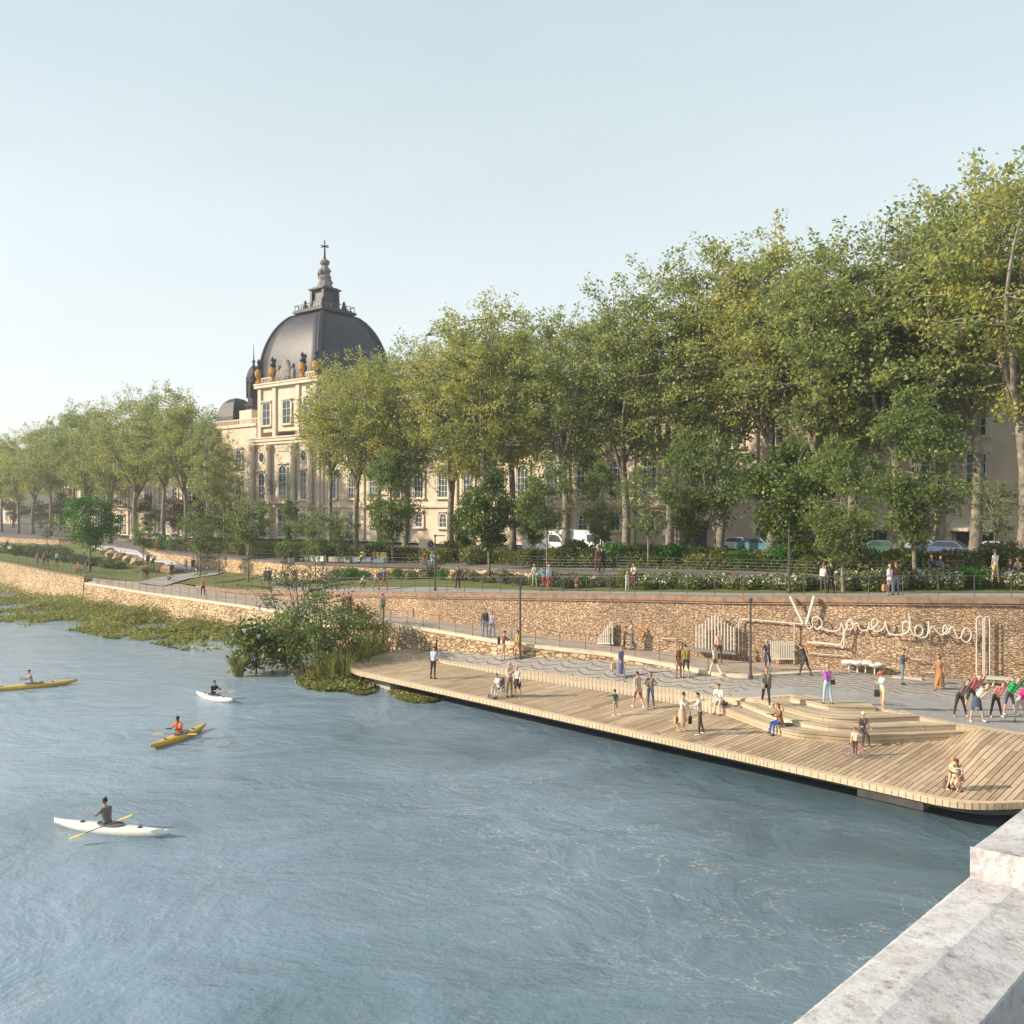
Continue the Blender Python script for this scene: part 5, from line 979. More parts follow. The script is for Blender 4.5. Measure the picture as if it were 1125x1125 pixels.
# ------------------------------------------------------------------ people
def seg_mesh(mb, p0, r0, p1, r1, n=10):
    d_ = p1-p0; L_ = max(d_.length, 1e-4); dz = d_/L_; a = dz.orthogonal().normalized(); b = dz.cross(a); rings = []
    for ph in (-75, -40, 0): q = R_(ph); rings.append((p0+dz*(r0*math.sin(q)), r0*math.cos(q)))
    for ph in (0, 40, 75): q = R_(ph); rings.append((p1+dz*(r1*math.sin(q)), r1*math.cos(q)))
    vs = [c+(a*math.cos(2*math.pi*k/n)+b*math.sin(2*math.pi*k/n))*r for c, r in rings for k in range(n)]
    fs = [(i*n+k, i*n+(k+1) % n, (i+1)*n+(k+1) % n, (i+1)*n+k) for i in range(5) for k in range(n)]+[tuple(range(n))[::-1], tuple(5*n+k for k in range(n))]
    mb.add(vs, fs)
SK_ = {'l': (.50, .30, .21), 'm': (.36, .20, .13), 'd': (.12, .06, .04)}
HR = {'bk': (.02, .015, .012), 'br': (.08, .04, .02), 'bl': (.45, .30, .13), 'gr': (.42, .40, .38), 'rd': (.22, .07, .03), 'wh': (.6, .58, .55)}
POSE = {  # hipL, kneeL, hipR, kneeR, spread, tf, ts, (armL flex, abduct, elbow), (armR ...), head pitch
 'stand': (2, 4, -2, 3, 4, 0, 0, (4, 8, 12), (2, 8, 14), 0), 'walk': (24, 6, -18, 26, 2, 3, 0, (-20, 7, 14), (22, 7, 25), 0),
 'sit': (82, 80, 86, 84, 7, 8, 0, (38, 8, 45), (36, 10, 48), 12), 'phone': (2, 4, -3, 4, 4, 2, 0, (35, 10, 85), (30, 10, 95), 22),
 'photo': (3, 4, -3, 6, 5, -2, 0, (78, 14, 70), (75, 14, 75), 0), 'yoga': (2, 2, 2, 2, 13, 4, 34, (0, 172, 14), (10, 42, 70), 0),
 'lean': (18, 8, -14, 12, 6, 28, 0, (80, 10, 18), (70, 10, 25), 0), 'give': (6, 6, -8, 8, 4, 5, 0, (52, 8, 32), (46, 10, 40), 10),
 'point': (4, 6, -14, 22, 4, 6, 0, (20, 82, 6), (10, 26, 20), 0), 'crouch': (98, 125, 104, 128, 10, 26, 0, (50, 10, 50), (55, 10, 50), 20),
 'hips': (3, 4, -4, 6, 6, 0, 0, (-8, 38, 78), (-6, 38, 80), 0), 'fold': (2, 3, -3, 4, 4, 0, 0, (24, 6, 108), (28, 6, 104), 6),
 'kayak': (84, 14, 84, 14, 7, 12, 0, (52, 22, 42), (40, 26, 62), 0), 'recline': (66, 40, 74, 62, 6, -38, 0, (-30, 22, 30), (-26, 22, 20), 0), 'bend': (6, 5, -6, 10, 5, 42, 0, (62, 8, 25), (55, 8, 30), 10)}
def rot(v_, axis, deg): return Matrix.Rotation(R_(deg), 3, axis) @ v_
pending = []
def person(loc, h, pose, head, top, bot, hair, style='', ex='', label='', group=None, skin='l', zoff=0.0, fine=True):
    """local axes: -Y is where the figure faces, +X is image right when facing the camera"""
    hl, kl, hr_, kr, sp, tf, ts, aL, aR, hp = POSE[pose]; k = h/1.75; vr = random.Random(label)
    if pose != 'kayak': ts += vr.uniform(-6, 6) if pose == 'yoga' else vr.uniform(-2.5, 2.5); sp += vr.uniform(-1.5, 3); aL = (aL[0]+vr.uniform(-10, 10), aL[1], aL[2]+vr.uniform(-10, 14)); aR = (aR[0]+vr.uniform(-10, 10), aR[1], aR[2]+vr.uniform(-8, 16))
    if pose in ('stand', 'walk', 'hips', 'phone'): tf += vr.uniform(-2, 5); hl += vr.uniform(-3, 7); kl += vr.uniform(0, 8)
    fem = 'f' in ex; kid = h < 1.4
    top_m = cloth(top); bot_m = cloth(bot); sk = cloth(SK_[skin]); shoe = cloth((.6, .6, .58) if 'w' in ex else (.04, .035, .03)) if 'n' not in ex else sk
    pel = Vector((0, 0, .93)); S_ = []
    def dirleg(a, s_, side): v_ = rot(Vector((0, 0, -1)), 'X', -a); return rot(v_, 'Y', -side*s_)
    shorts = 's' in ex; low = Vector((0, 0, 9)); feet = []
    for side, a, kk in ((1, hl, kl), (-1, hr_, kr)):
        hip = pel+Vector((side*.088, 0, -.03)); th = dirleg(a, sp, side); kn = hip+th*.43; sh = dirleg(a-kk, sp*.8, side); an = kn+sh*.41
        S_.append((hip, .088 if not fem else .092, kn, .056, bot_m)); S_.append((kn, .055, kn+sh*.15, .057, sk if shorts else bot_m)); S_.append((kn+sh*.15, .057, an, .034, sk if shorts else bot_m))
        fd = Vector((0, -1, 0)) if pose != 'kayak' else Vector((0, -.5, .85)); fd = rot(fd, 'Z', side*8); toe = an+fd*.16+Vector((0, 0, -.045)); heel = an+Vector((0, .02, -.04)); S_.append((heel, .038, toe, .032, shoe)); feet.append(min(toe.z-.03, heel.z-.038))
    def up(v_): q = rot(v_-pel, 'X', tf); q = rot(q, 'Y', ts); return q+pel
    wx, cx2, sx = (.055, .085, .155) if not fem else (.045, .072, .13)
    for z0, r0, z1, r1, x0, x1, m_ in ((.90, .10, 1.02, .095, .065, .055, bot_m), (1.0, .098, 1.12, .092, wx, wx, top_m), (1.12, .094, 1.30, .108, wx, cx2, top_m), (1.30, .106, 1.40, .075, cx2, cx2+.02, top_m)):
        for s_ in (-1, 1): S_.append((up(Vector((s_*x0, 0, z0))), r0, up(Vector((s_*x1, 0, z1))), r1, m_))
    S_.append((up(Vector((-sx, .01, 1.415))), .056, up(Vector((sx, .01, 1.415))), .056, top_m)); S_.append((up(Vector((0, .01, 1.42))), .06, up(Vector((0, -.005, 1.53))), .048, sk))
    hb = up(Vector((0, -.01, 1.54))); hd = rot(rot(Vector((0, 0, 1)), 'X', tf*.6+hp), 'Y', ts*.8); big = 1.22 if kid else 1.0
    fwd = rot(rot(Vector((0, -1, 0)), 'X', tf*.6+hp), 'Y', ts*.8); hc = hb+hd*.09*big
    S_.append((hc-hd*.03+fwd*.012, .066*big, hc+hd*.035, .086*big, sk)); S_.append((hc+fwd*.02-hd*.035, .056*big, hc-hd*.05+fwd*.025, .045*big, sk))
    hands = []; slv = sk if 'v' in ex else top_m
    for side, (a, ab, el) in ((1, aL), (-1, aR)):
        shd = up(Vector((side*(sx+.015), .01, 1.405))); ua = rot(rot(Vector((0, 0, -1)), 'X', -a), 'Y', -side*ab)
        if ab > 120: ua = rot(Vector((0, 0, -1)), 'Y', -side*ab); fa = rot(ua, 'Y', ts*.2+8)
        else: fa = rot(rot(Vector((0, 0, -1)), 'X', -(a+el)), 'Y', -side*ab*(.2 if ab < 60 else 1))
        if pose == 'yoga' and side < 0: ua = rot(Vector((0, 0, -1)), 'Y', 50-ts*.2); fa = rot(Vector((0, 0, -1)), 'Y', -55)
        if pose == 'hips': fa = rot(Vector((0, -.25, -1)), 'Y', side*52)
        if pose == 'fold': fa = rot(fa, 'Z', -side*48)
        ua = rot(rot(ua, 'X', tf*.6 if pose != 'yoga' else 0), 'Y', ts if pose == 'yoga' and ab > 120 else 0)
        elb = shd+ua*.275; wr_ = elb+fa*.245
        S_.append((shd, .052, elb, .038, top_m)); S_.append((elb, .038, wr_, .027, slv)); S_.append((wr_, .028, wr_+fa*.075, .032, sk)); hands.append((wr_+fa*.085, fa, side))
    lift = -min(feet) if zoff == 0 else 0
    mb = MB().mat(sk)
    for p0, r0, p1, r1, m_ in S_: seg_mesh(mb, p0*1.0, r0, p1, r1, 9)
    me = bpy.data.meshes.new('person'); me.from_pydata(mb.v, [], mb.f); ob = bpy.data.objects.new('person', me); C.objects.link(ob)
    md = ob.modifiers.new('skin', 'REMESH'); md.mode = 'VOXEL'; md.voxel_size = .019 if fine else .03; md.use_smooth_shade = True
    tag(ob, label, 'person', group)
    ob.location = Vector(loc)+Vector((0, 0, (lift+zoff)*k)); ob.rotation_euler = (0, 0, R_(head)); ob.scale = (k*.97, k*.97, k)
    pending.append((ob, S_, hands, hc, hd, fwd, big, sk))
    # hair
    hm = cloth(HR[hair]) if isinstance(hair, str) else cloth(hair); hb_ = MB().mat(hm); sd_ = fwd.cross(hd)
    if style != 'bald':
        n = 12; vs = []; rings = 6
        for i in range(rings+1):
            ph = R_(100)*i/rings
            for j in range(n):
                t = 2*math.pi*j/n; fr = math.cos(t); r_ = .098*big; phi = ph*(1 if fr < .25 else .62); vs.append(hc+hd*.03*big+(hd*math.cos(phi)*1.06+(fwd*math.cos(t)*1.0+sd_*math.sin(t)*.9)*math.sin(phi))*r_)
        hb_.add(vs, [(i*n+j, i*n+(j+1) % n, (i+1)*n+(j+1) % n, (i+1)*n+j) for i in range(rings) for j in range(n)])
        if style == 'long': seg_mesh(hb_, hc-fwd*.055, .075, hc-fwd*.075-Vector((0, 0, .26)), .045, 8)
        if style == 'bun': seg_mesh(hb_, hc-fwd*.05+hd*.11, .035, hc-fwd*.06+hd*.13, .035, 8)
        if style == 'tail': seg_mesh(hb_, hc-fwd*.1+hd*.03, .03, hc-fwd*.12-Vector((0, 0, .22)), .018, 8)
        if style == 'hat': hb_.tube([hc+hd*.075*big, hc+hd*.09*big], .16*big, 12)
        hb_.build('hair' if style != 'hat' else 'hat', ob, smooth=True)
    if 'k' in ex or 'd' in ex:              # skirt, or the skirt of a dress
        ln_ = .52 if 'd' in ex else .40; ln_ *= 1.5 if 'L' in ex else 1; q = MB().mat(bot_m if 'k' in ex else top_m); zt = 1.03; wd = .24 if 'L' in ex else .2; n = 14; vs = []
        for i in range(6):
            t = i/5; r_ = .125+(wd-.125)*t**.8
            for j in range(n): a = 2*math.pi*j/n; f_ = 1+.06*math.sin(a*5)*t; vs.append((r_*1.12*math.cos(a)*f_, r_*.95*math.sin(a)*f_, zt-ln_*t))
        q.add(vs, [(i*n+j, i*n+(j+1) % n, (i+1)*n+(j+1) % n, (i+1)*n+j) for i in range(5) for j in range(n)]); q.build('skirt', ob, smooth=True)
    if 'j' in ex:                            # open jacket hem
        q = MB().mat(top_m); n = 14; vs = []
        for i in range(4):
            t = i/3; r_ = .135+.05*t
            for j in range(n): a = -math.pi/2+.35+(2*math.pi-.7)*j/(n-1); p_ = up(Vector((r_*1.15*math.cos(a), r_*.9*math.sin(a), 1.10-.30*t))); vs.append(p_)
        q.add(vs, [(i*n+j, i*n+j+1, (i+1)*n+j+1, (i+1)*n+j) for i in range(3) for j in range(n-1)]); q.build('jacket_hem', ob, smooth=True)
    return ob
def finish_people():
    bpy.context.view_layer.update(); dg = bpy.context.evaluated_depsgraph_get()
    for ob, S_, hands, hc, hd, fwd, big, sk in pending:
        me = bpy.data.meshes.new_from_object(ob.evaluated_get(dg)); ob.modifiers.clear()
        n = len(me.vertices); co = np.empty(n*3); me.vertices.foreach_get('co', co); co = co.reshape(-1, 3)
        nf = len(me.polygons); cen = np.empty(nf*3); me.polygons.foreach_get('center', cen); cen = cen.reshape(-1, 3)
        best = np.full(nf, 1e9); mi = np.zeros(nf, int); mats = []
        for p0, r0, p1, r1, m_ in S_:
            if m_ not in mats: mats.append(m_)
            a = np.array(p0); d_ = np.array(p1)-a; t = np.clip(((cen-a)@d_)/max(1e-9, d_@d_), 0, 1); q = a+t[:, None]*d_; ds = np.linalg.norm(cen-q, axis=1)-(r0+(r1-r0)*t)
            w_ = ds < best; best[w_] = ds[w_]; mi[w_] = mats.index(m_)
        vs = [tuple(q) for q in co]; fs = [tuple(p.vertices) for p in me.polygons]; mi = list(mi); ex = MB(); ex.mats = mats; 
        # fingers and thumb, nose, ears and eyes belong to the same mesh
        ex.mat(sk)
        for c, fa, side in hands:
            a = fa.orthogonal().normalized(); b = fa.cross(a)
            for q in range(4):
                o = a*(q-1.5)*.017; ln_ = (.062, .072, .068, .052)[q]; m_ = c+o+fa*ln_*.55; ex.tube([c+o-fa*.02, m_, m_+(fa*.8+b*.6).normalized()*ln_*.5], [.009, .0085, .006], 4)
            ex.tube([c-fa*.05+a*.026, c+a*.05-fa*.015, c+a*.045+fa*.025], [.011, .01, .007], 4)
        ex.ell(tuple(hc+fwd*.092*big-hd*.002), (.013, .018, .02), 6, 4); sd_ = fwd.cross(hd)
        for s_ in (-1, 1): ex.ell(tuple(hc+sd_*s_*.083*big), (.014, .018, .028), 6, 4)
        ex.mat('eye_dark')
        for s_ in (-1, 1): ex.ell(tuple(hc+fwd*.078*big+sd_*s_*.032*big+hd*.02*big), (.011, .009, .009), 6, 4)
        ex.mat(cloth((.35, .10, .08))); ex.ell(tuple(hc+fwd*.086*big-hd*.038*big), (.022, .008, .007), 6, 4)
        b0 = len(vs); vs += ex.v; fs += [tuple(b0+j for j in f) for f in ex.f]; mi += ex.m
        m2 = bpy.data.meshes.new('person'); m2.from_pydata(vs, [], fs)
        for m_ in ex.mats: m2.materials.append(m_)
        m2.polygons.foreach_set('material_index', mi); m2.polygons.foreach_set('use_smooth', [True]*len(fs)); m2.update(); old = ob.data; ob.data = m2; bpy.data.meshes.remove(old); bpy.data.meshes.remove(me)
W_, BK, NV, GY, BG = (.62, .6, .57), (.025, .022, .022), (.03, .04, .09), (.17, .16, .16), (.42, .32, .22)
PE = [ # px, py, surface, height, pose, heading, top, bottom, hair, style, extras, label, skin
 (476, 745.6, 'deck', 1.78, 'phone', 150, (.42, .50, .62), BK, 'br', '', '', 'man in a pale blue shirt and black trousers standing alone near the deck tip'),
 (560, 765.5, 'deck', 1.76, 'fold', 40, (.62, .48, .40), (.35, .22, .14), 'gr', 'bald', '', 'elderly bald man in a pale top and brown trousers behind the wheelchair'),
 (568.5, 766.3, 'deck', 1.60, 'stand', -20, (.66, .58, .52), BK, 'gr', '', 'fksn', 'grey haired woman in a white top and black skirt right of the wheelchair group'),
 (553, 726, 'plaza', 1.80, 'give', 90, (.26, .07, .035), (.50, .40, .29), 'bk', '', '', 'man in a rust brown shirt and beige trousers with a backpack on the cobbles'),
 (569, 723.5, 'plaza', 1.66, 'stand', 180, (.66, .42, .10), (.75, .30, .10), 'bk', 'bun', 'fks', 'woman in a yellow top and orange skirt beside the lamp post'),
 (533, 699.5, 'walk', 1.80, 'stand', 0, (.05, .05, .055), (.16, .22, .33), 'br', '', '', 'man in a black tee and jeans in the couple on the walkway'),
 (541, 699.8, 'walk', 1.66, 'stand', 5, (.62, .48, .48), (.20, .27, .38), 'br', 'long', 'f', 'woman in a pale pink top and jeans in the couple on the walkway'),
 (681.5, 744.5, 'plaza', 1.78, 'walk', 20, (.15, .16, .24), (.20, .24, .36), 'rd', '', 'fdL', 'woman in a long grey-blue dress walking with a tan bag'),
 (676, 786, 'deck', 1.15, 'point', 215, (.03, .14, .10), (.40, .30, .14), 'bk', '', 'sw', 'small child in a dark green top with one arm out on the deck'),
 (701, 778, 'deck', 1.78, 'walk', 200, (.50, .38, .28), (.30, .08, .05), 'br', '', 'sjw', 'person in an open beige jacket and red shorts on the deck'),
 (714.7, 777.5, 'deck', 1.70, 'hips', -30, (.20, .15, .14), (.10, .16, .22), 'br', 'long', 'fw', 'woman in a grey-brown blouse and blue jeans with white shoes'),
 (745.5, 744.5, 'plaza', 1.74, 'stand', 30, (.22, .11, .06), (.30, .17, .10), 'rd', 'long', 'fkj', 'woman in a brown jacket in the pair on the cobbles'),
 (753.5, 744.8, 'plaza', 1.76, 'stand', 170, (.24, .19, .05), (.05, .035, .03), 'bk', '', 's', 'person in an olive top and long dark shorts in the pair on the cobbles'),
 (749.5, 803.5, 'deck', 1.66, 'give', 60, (.64, .58, .52), (.56, .40, .27), 'bk', 'bun', 'fkLnv', 'woman in a white blouse and long beige skirt holding bags'),
 (769, 807.5, 'deck', 1.76, 'give', -95, (.50, .47, .44), (.08, .045, .035), 'bk', '', 'w', 'man in a light grey sweater facing the woman with bags'),
 (790, 783.5, 'deck', 1.76, 'sit', -25, (.68, .66, .64), (.52, .44, .36), 'br', '', '', 'man in a white shirt and beige trousers seated on the wooden edge'),
 (841.5, 775.5, 2.04, 1.78, 'walk', -10, (.17, .155, .14), BK, 'rd', '', 'jw', 'red haired man in a grey jacket walking down the wooden steps'),
 (857, 806.5, 'deck', 1.66, 'sit', -70, (.20, .11, .06), (.04, .10, .36), 'rd', 'long', 'fj', 'woman in a tan top and bright blue jeans seated on the lowest step'),
 (909, 773, 2.24, 1.70, 'photo', 185, (.36, .10, .40), (.34, .48, .56), 'bl', 'bun', 'f', 'blonde woman in a purple top taking a photograph on the top step'),
 (970, 781, 1.98, 1.72, 'phone', -85, (.66, .60, .54), (.70, .52, .28), (.6, .12, .05), 'hat', 's', 'person in a red cap, white top and yellow shorts on the plaza'),
 (947, 817, 'deck', 1.66, 'sit', 0, (.13, .10, .095), (.06, .05, .05), 'wh', '', '', 'white haired person in dark clothes seated on the steps'),
 (939.5, 831, 'deck', 1.10, 'walk', 150, (.62, .48, .36), (.05, .05, .06), 'rd', '', 'w', 'small child in a cream top riding the purple bicycle'),
 (1045, 868, 'deck', 1.10, 'give', 40, (.60, .50, .38), (.48, .38, .28), (.50, .20, .07), '', 'w', 'blond child in cream hugging the dog at the deck end'),
 (1054, 867, 'deck', 1.68, 'crouch', -40, (.42, .34, .28), (.45, .15, .14), 'br', 'long', 'fs', 'long haired woman in pink shorts crouching behind the dog'),
 (786, 743, 'plaza', 1.72, 'walk', 210, (.60, .48, .40), (.60, .50, .40), 'rd', '', 'f', 'person in a cream outfit with a brown bag striding past the comb sculpture'),
 (790, 728.5, 'walk', 1.80, 'stand', 190, (.62, .38, .28), (.09, .06, .05), 'br', 'bald', '', 'man in a salmon pink top and dark trousers in front of the tall comb'),
 (843, 736.5, 'walk', 1.68, 'give', -30, (.035, .035, .07), (.05, .06, .16), 'gr', '', 'fdn', 'grey haired woman in a navy dress with a scooter'),
 (884.5, 742.5, 'walk', 1.76, 'lean', 215, (.06, .055, .055), (.05, .05, .055), 'bk', '', '', 'man all in dark grey leaning forward towards the wall'),
 (672, 709.5, 'walk', 1.35, 'stand', 180, (.26, .20, .04), (.07, .09, .10), 'br', '', '', 'child in an olive yellow jumper by the narrow comb of tubes'),
 (686, 713.5, 'walk', 1.35, 'give', 90, (.22, .05, .03), (.03, .03, .03), 'br', '', '', 'child in a red top reaching to the man on the walkway'),
 (694.5, 714, 'walk', 1.76, 'give', -90, (.42, .36, .30), (.13, .17, .20), 'bk', '', '', 'man in a light grey top holding out his arms to the child in red'),
 (991.5, 752, 'plaza', 1.78, 'phone', 80, (.05, .055, .08), (.13, .20, .22), 'br', '', '', 'man in a dark jacket and blue-green jeans looking at his phone by the wall'),
 (1032, 757, 'plaza', 1.76, 'walk', -70, (.30, .16, .09), (.62, .20, .05), 'bk', 'long', 'fdLnv', 'woman with long dark hair in a brown and orange dress striding by the wall'),
 (1054.5, 787, 'plaza', 1.70, 'yoga', 0, (.17, .12, .12), (.035, .022, .018), 'br', 'bun', 'fn', 'stretching woman in a mauve tee and dark leggings, leftmost of the group'),
 (1067, 780, 'plaza', 1.72, 'yoga', 0, (.40, .10, .11), (.05, .03, .02), 'bk', '', 's', 'stretching person in a red checked shirt and dark shorts at the back'),
 (1073, 792.5, 'plaza', 1.76, 'yoga', 0, (.70, .64, .52), (.06, .07, .12), 'bl', 'long', 'fksw', 'stretching woman in a cream top and navy skirt at the front of the group'),
 (1094, 787.5, 'plaza', 1.60, 'yoga', 0, (.66, .24, .22), (.05, .025, .02), 'br', 'bun', 'fw', 'stretching woman in a pink top and dark leggings in the middle'),
 (1109, 785, 'plaza', 1.74, 'yoga', 0, (.02, .32, .10), (.06, .06, .09), 'bl', '', 'sw', 'stretching person in a bright green tee and navy shorts'),
 (1121, 793, 'plaza', 1.74, 'yoga', 0, (.55, .02, .17), (.36, .36, .34), 'bl', 'tail', 'f', 'stretching woman in magenta and grey leggings at the right edge'),
 (1135, 789, 'plaza', 1.72, 'yoga', 0, (.05, .08, .25), BK, 'bk', '', '', 'stretching person in blue just beyond the right edge'),
 # terrace
 (904.5, 652, 'terrace', 1.66, 'stand', 160, (.66, .62, .56), (.08, .07, .05), 'rd', '', 'f', 'person in a white top in the pair above the letter V'),
 (913, 651.5, 'terrace', 1.78, 'photo', 200, (.03, .03, .035), (.03, .03, .03), 'br', '', 'v', 'person all in black holding something up above the letter V'),
 (978, 654, 'terrace', 1.66, 'stand', 20, (.60, .58, .58), (.55, .52, .50), 'bl', '', 'fj', 'blonde woman in black and white on the terrace with a wicker bag'),
 (984.5, 653.5, 'terrace', 1.74, 'stand', 200, (.15, .045, .03), (.20, .26, .33), 'rd', '', '', 'man in a dark red shirt and jeans beside the blonde woman on the terrace'),
 (696.5, 647.5, 'terrace', 1.70, 'fold', -20, (.60, .50, .48), (.09, .015, .02), 'bk', '', 'fkL', 'woman in a white blouse and long dark red skirt on the terrace'),
 (689, 650, 'terrace', 1.25, 'stand', 30, (.66, .60, .50), (.66, .60, .52), 'bl', '', 'f', 'small child in white next to the woman in a dark red skirt'),
 (633.5, 649, 'terrace', 1.5, 'crouch', 10, (.20, .09, .05), (.30, .12, .08), 'rd', '', '', 'small crouching figure in brown alone on the terrace'),
 (598, 648.5, 'terrace', 1.74, 'bend', 200, (.07, .24, .24), (.48, .10, .08), 'br', '', '', 'person in a teal top and coral red trousers on the terrace'),
 (604, 648.8, 'terrace', 1.74, 'stand', -150, (.42, .50, .60), (.42, .12, .10), 'gr', '', '', 'person in a pale blue shirt right of the one in teal'),
 (587.5, 645.5, 'terrace', 1.70, 'stand', 0, (.42, .40, .36), (.38, .34, .30), 'br', '', 'f', 'slim person in pale grey left of the one in teal'),
 (503, 648.5, 'terrace', 1.76, 'stand', 20, (.12, .06, .04), (.04, .03, .03), 'bk', '', 'w', 'person in dark brown standing on the terrace right of the lamp post'),
 (421.5, 648.5, 'terrace', 1.78, 'walk', 90, (.03, .09, .30), (.36, .13, .07), 'rd', '', '', 'runner in a blue top and rust coloured trousers'),
 (412.5, 649, 'terrace', 1.68, 'walk', 80, (.62, .46, .42), (.34, .26, .24), 'bl', '', 'fw', 'runner in pale pink left of the runner in blue'),
 (396, 646, 'terrace', 1.70, 'crouch', 90, (.60, .50, .42), (.10, .06, .05), 'br', '', '', 'crouching person in a cream top left of the two runners'),
 (383, 677.3, 'walk', 1.80, 'stand', 180, (.10, .035, .03), (.05, .06, .04), 'rd', '', 'j', 'man in a dark red-brown jacket on the walkway behind the thicket'),
 (378, 676.3, 'walk', 1.70, 'stand', 185, (.24, .13, .09), (.04, .04, .03), 'br', '', '', 'shorter person in brown left of the man in a dark jacket on the walkway'),
 (420, 678.8, 'walk', 1.78, 'stand', 190, (.28, .24, .22), (.14, .19, .09), 'bk', '', 's', 'man in a grey shirt and green shorts alone on the walkway'),
 (223, 656, 'walk', 1.80, 'photo', 20, (.50, .20, .07), (.03, .03, .04), 'br', '', 'w', 'man in an orange tee and black trousers on the walkway at the left'),
 (292, 644.5, 'terrace', 1.80, 'stand', 180, (.07, .08, .11), (.03, .03, .03), 'bk', '', 's', 'person in dark blue on the lawn, left one of three'),
 (296, 644.5, 'terrace', 1.80, 'stand', 190, (.05, .045, .05), (.03, .025, .02), 'bk', '', 's', 'person in black on the lawn, middle one of three'),
 (301.5, 645, 'terrace', 1.66, 'walk', 60, (.62, .54, .44), (.50, .25, .14), 'bk', '', 'fdn', 'woman in a cream dress on the lawn, right one of three'),
 (204, 629.5, 'terrace', 1.70, 'stand', 10, (.44, .32, .26), (.40, .26, .18), 'bl', '', 'f', 'person in faded pink on the slabs below the retaining wall'),
 (212, 629.5, 'terrace', 1.78, 'stand', 190, (.07, .04, .035), (.03, .025, .02), 'rd', '', '', 'person in dark clothes on the slabs below the retaining wall'),
 (156.5, 638.5, 'terrace', 1.80, 'stand', 170, (.09, .045, .03), (.20, .18, .18), 'bk', '', '', 'person in dark brown and grey at the edge of the left path'),
 (161.5, 638.2, 'terrace', 1.80, 'stand', 190, (.24, .08, .035), (.14, .04, .03), 'br', '', 'f', 'person in rust and dark red at the edge of the left path'),
 (162.5, 623.5, 'terrace', 1.76, 'stand', 0, (.09, .04, .035), (.06, .03, .03), 'bk', '', '', 'person in maroon under the small sapling'),
 (167.5, 625.5, 'terrace', 1.76, 'bend', 60, (.07, .05, .05), (.10, .07, .06), 'bk', '', '', 'person bending forward beside the boulders'),
 (187, 639, 'terrace', 1.5, 'crouch', -20, (.38, .26, .20), (.20, .12, .10), 'br', '', '', 'crouching person in beige on the lawn path'),
 (188.5, 635, 'terrace', 1.70, 'stand', 10, (.05, .05, .06), (.05, .05, .05), 'bk', '', '', 'person in black behind the crouching one on the lawn path'),
 (132.5, 614.5, 'terrace', 1.5, 'sit', 30, (.12, .03, .03), (.04, .025, .02), 'rd', '', '', 'seated person in dark red on a boulder, left of a pair'),
 (137, 615.5, 'terrace', 1.5, 'sit', 10, (.09, .03, .035), (.05, .03, .03), 'bk', '', '', 'seated person in maroon on a boulder, right of a pair'),
 (41, 621.5, 'terrace', 1.68, 'stand', 10, (.32, .20, .18), (.18, .14, .18), 'br', 'long', 'fk', 'woman in dusty pink on the far left lawn'),
 (48.5, 622, 'terrace', 1.74, 'stand', 190, (.24, .14, .11), (.04, .03, .04), 'bl', '', '', 'person in brown and black in the far left lawn group'),
 (52.5, 622, 'terrace', 1.70, 'stand', 10, (.16, .06, .05), (.30, .16, .12), 'rd', '', 'fk', 'person in dark red and tan in the far left lawn group'),
 (62.5, 621.7, 'terrace', 1.76, 'stand', 180, (.28, .38, .55), (.03, .03, .05), 'br', '', '', 'person in a light blue shirt on the far left lawn'),
 (86, 629.3, 'terrace', 1.6, 'sit', 10, (.52, .28, .18), (.42, .18, .10), 'bl', '', 'f', 'person in orange seated on the grass edge left of the bright tree'),
 (94, 629, 'terrace', 1.70, 'bend', 180, (.05, .04, .05), (.22, .20, .24), 'bk', '', '', 'person in black top leaning over beside the bright tree'),
 (99.5, 627, 'terrace', 1.78, 'stand', 90, (.04, .03, .03), (.12, .05, .04), 'bk', '', '', 'person in dark clothes against the trunk of the bright tree'),
 # promenade
 (657, 628.5, 'upper', 1.76, 'stand', 10, (.12, .04, .02), (.10, .04, .025), 'rd', '', '', 'person in rust brown on the upper promenade, left of two'),
 (660.8, 629, 'upper', 1.78, 'stand', 190, (.025, .02, .02), (.025, .02, .02), 'bk', '', 'j', 'person all in black on the upper promenade, right of two'),
 (1023.5, 634.5, 'upper', 1.74, 'sit', -10, (.03, .035, .07), (.03, .03, .03), 'rd', '', 'w', 'man in a navy top seated on the promenade edge'),
 (1032, 634.3, 'upper', 1.60, 'sit', 10, (.13, .13, .14), (.10, .10, .10), 'bl', '', 'f', 'person in grey seated next to the man in navy'),
 (1093.5, 640, 'upper', 1.78, 'stand', 200, (.62, .60, .58), (.60, .46, .20), 'rd', '', 'sv', 'man in a white tee and yellow shorts on the promenade'),
 (1111, 639, 'upper', 1.68, 'sit', -60, (.04, .035, .04), (.52, .50, .48), 'bk', 'long', 'f', 'dark haired woman in white trousers seated on the bench block'),
 (1119, 638, 'upper', 1.68, 'sit', -40, (.38, .24, .18), (.04, .035, .04), 'br', 'long', 'fv', 'long haired woman in dark trousers at the right end of the bench blocks'),
 (951, 620, 'upper', 1.70, 'recline', -70, (.40, .15, .09), (.50, .34, .26), 'br', '', '', 'person in coral and beige reclining beside the clipped shrub'),
 (401, 618, 'upper', 1.70, 'recline', -60, (.035, .03, .03), (.20, .12, .08), 'bk', '', '', 'person in black lounging on the long white bench'),
 (412.5, 618.5, 'upper', 1.68, 'sit', -50, (.42, .12, .05), (.05, .10, .16), 'rd', '', '', 'person in an orange top sitting at the end of the white bench'),
 (466.5, 621, 'upper', 1.6, 'sit', 10, (.30, .08, .05), (.26, .10, .06), 'rd', '', '', 'person in red under the no parking sign'),
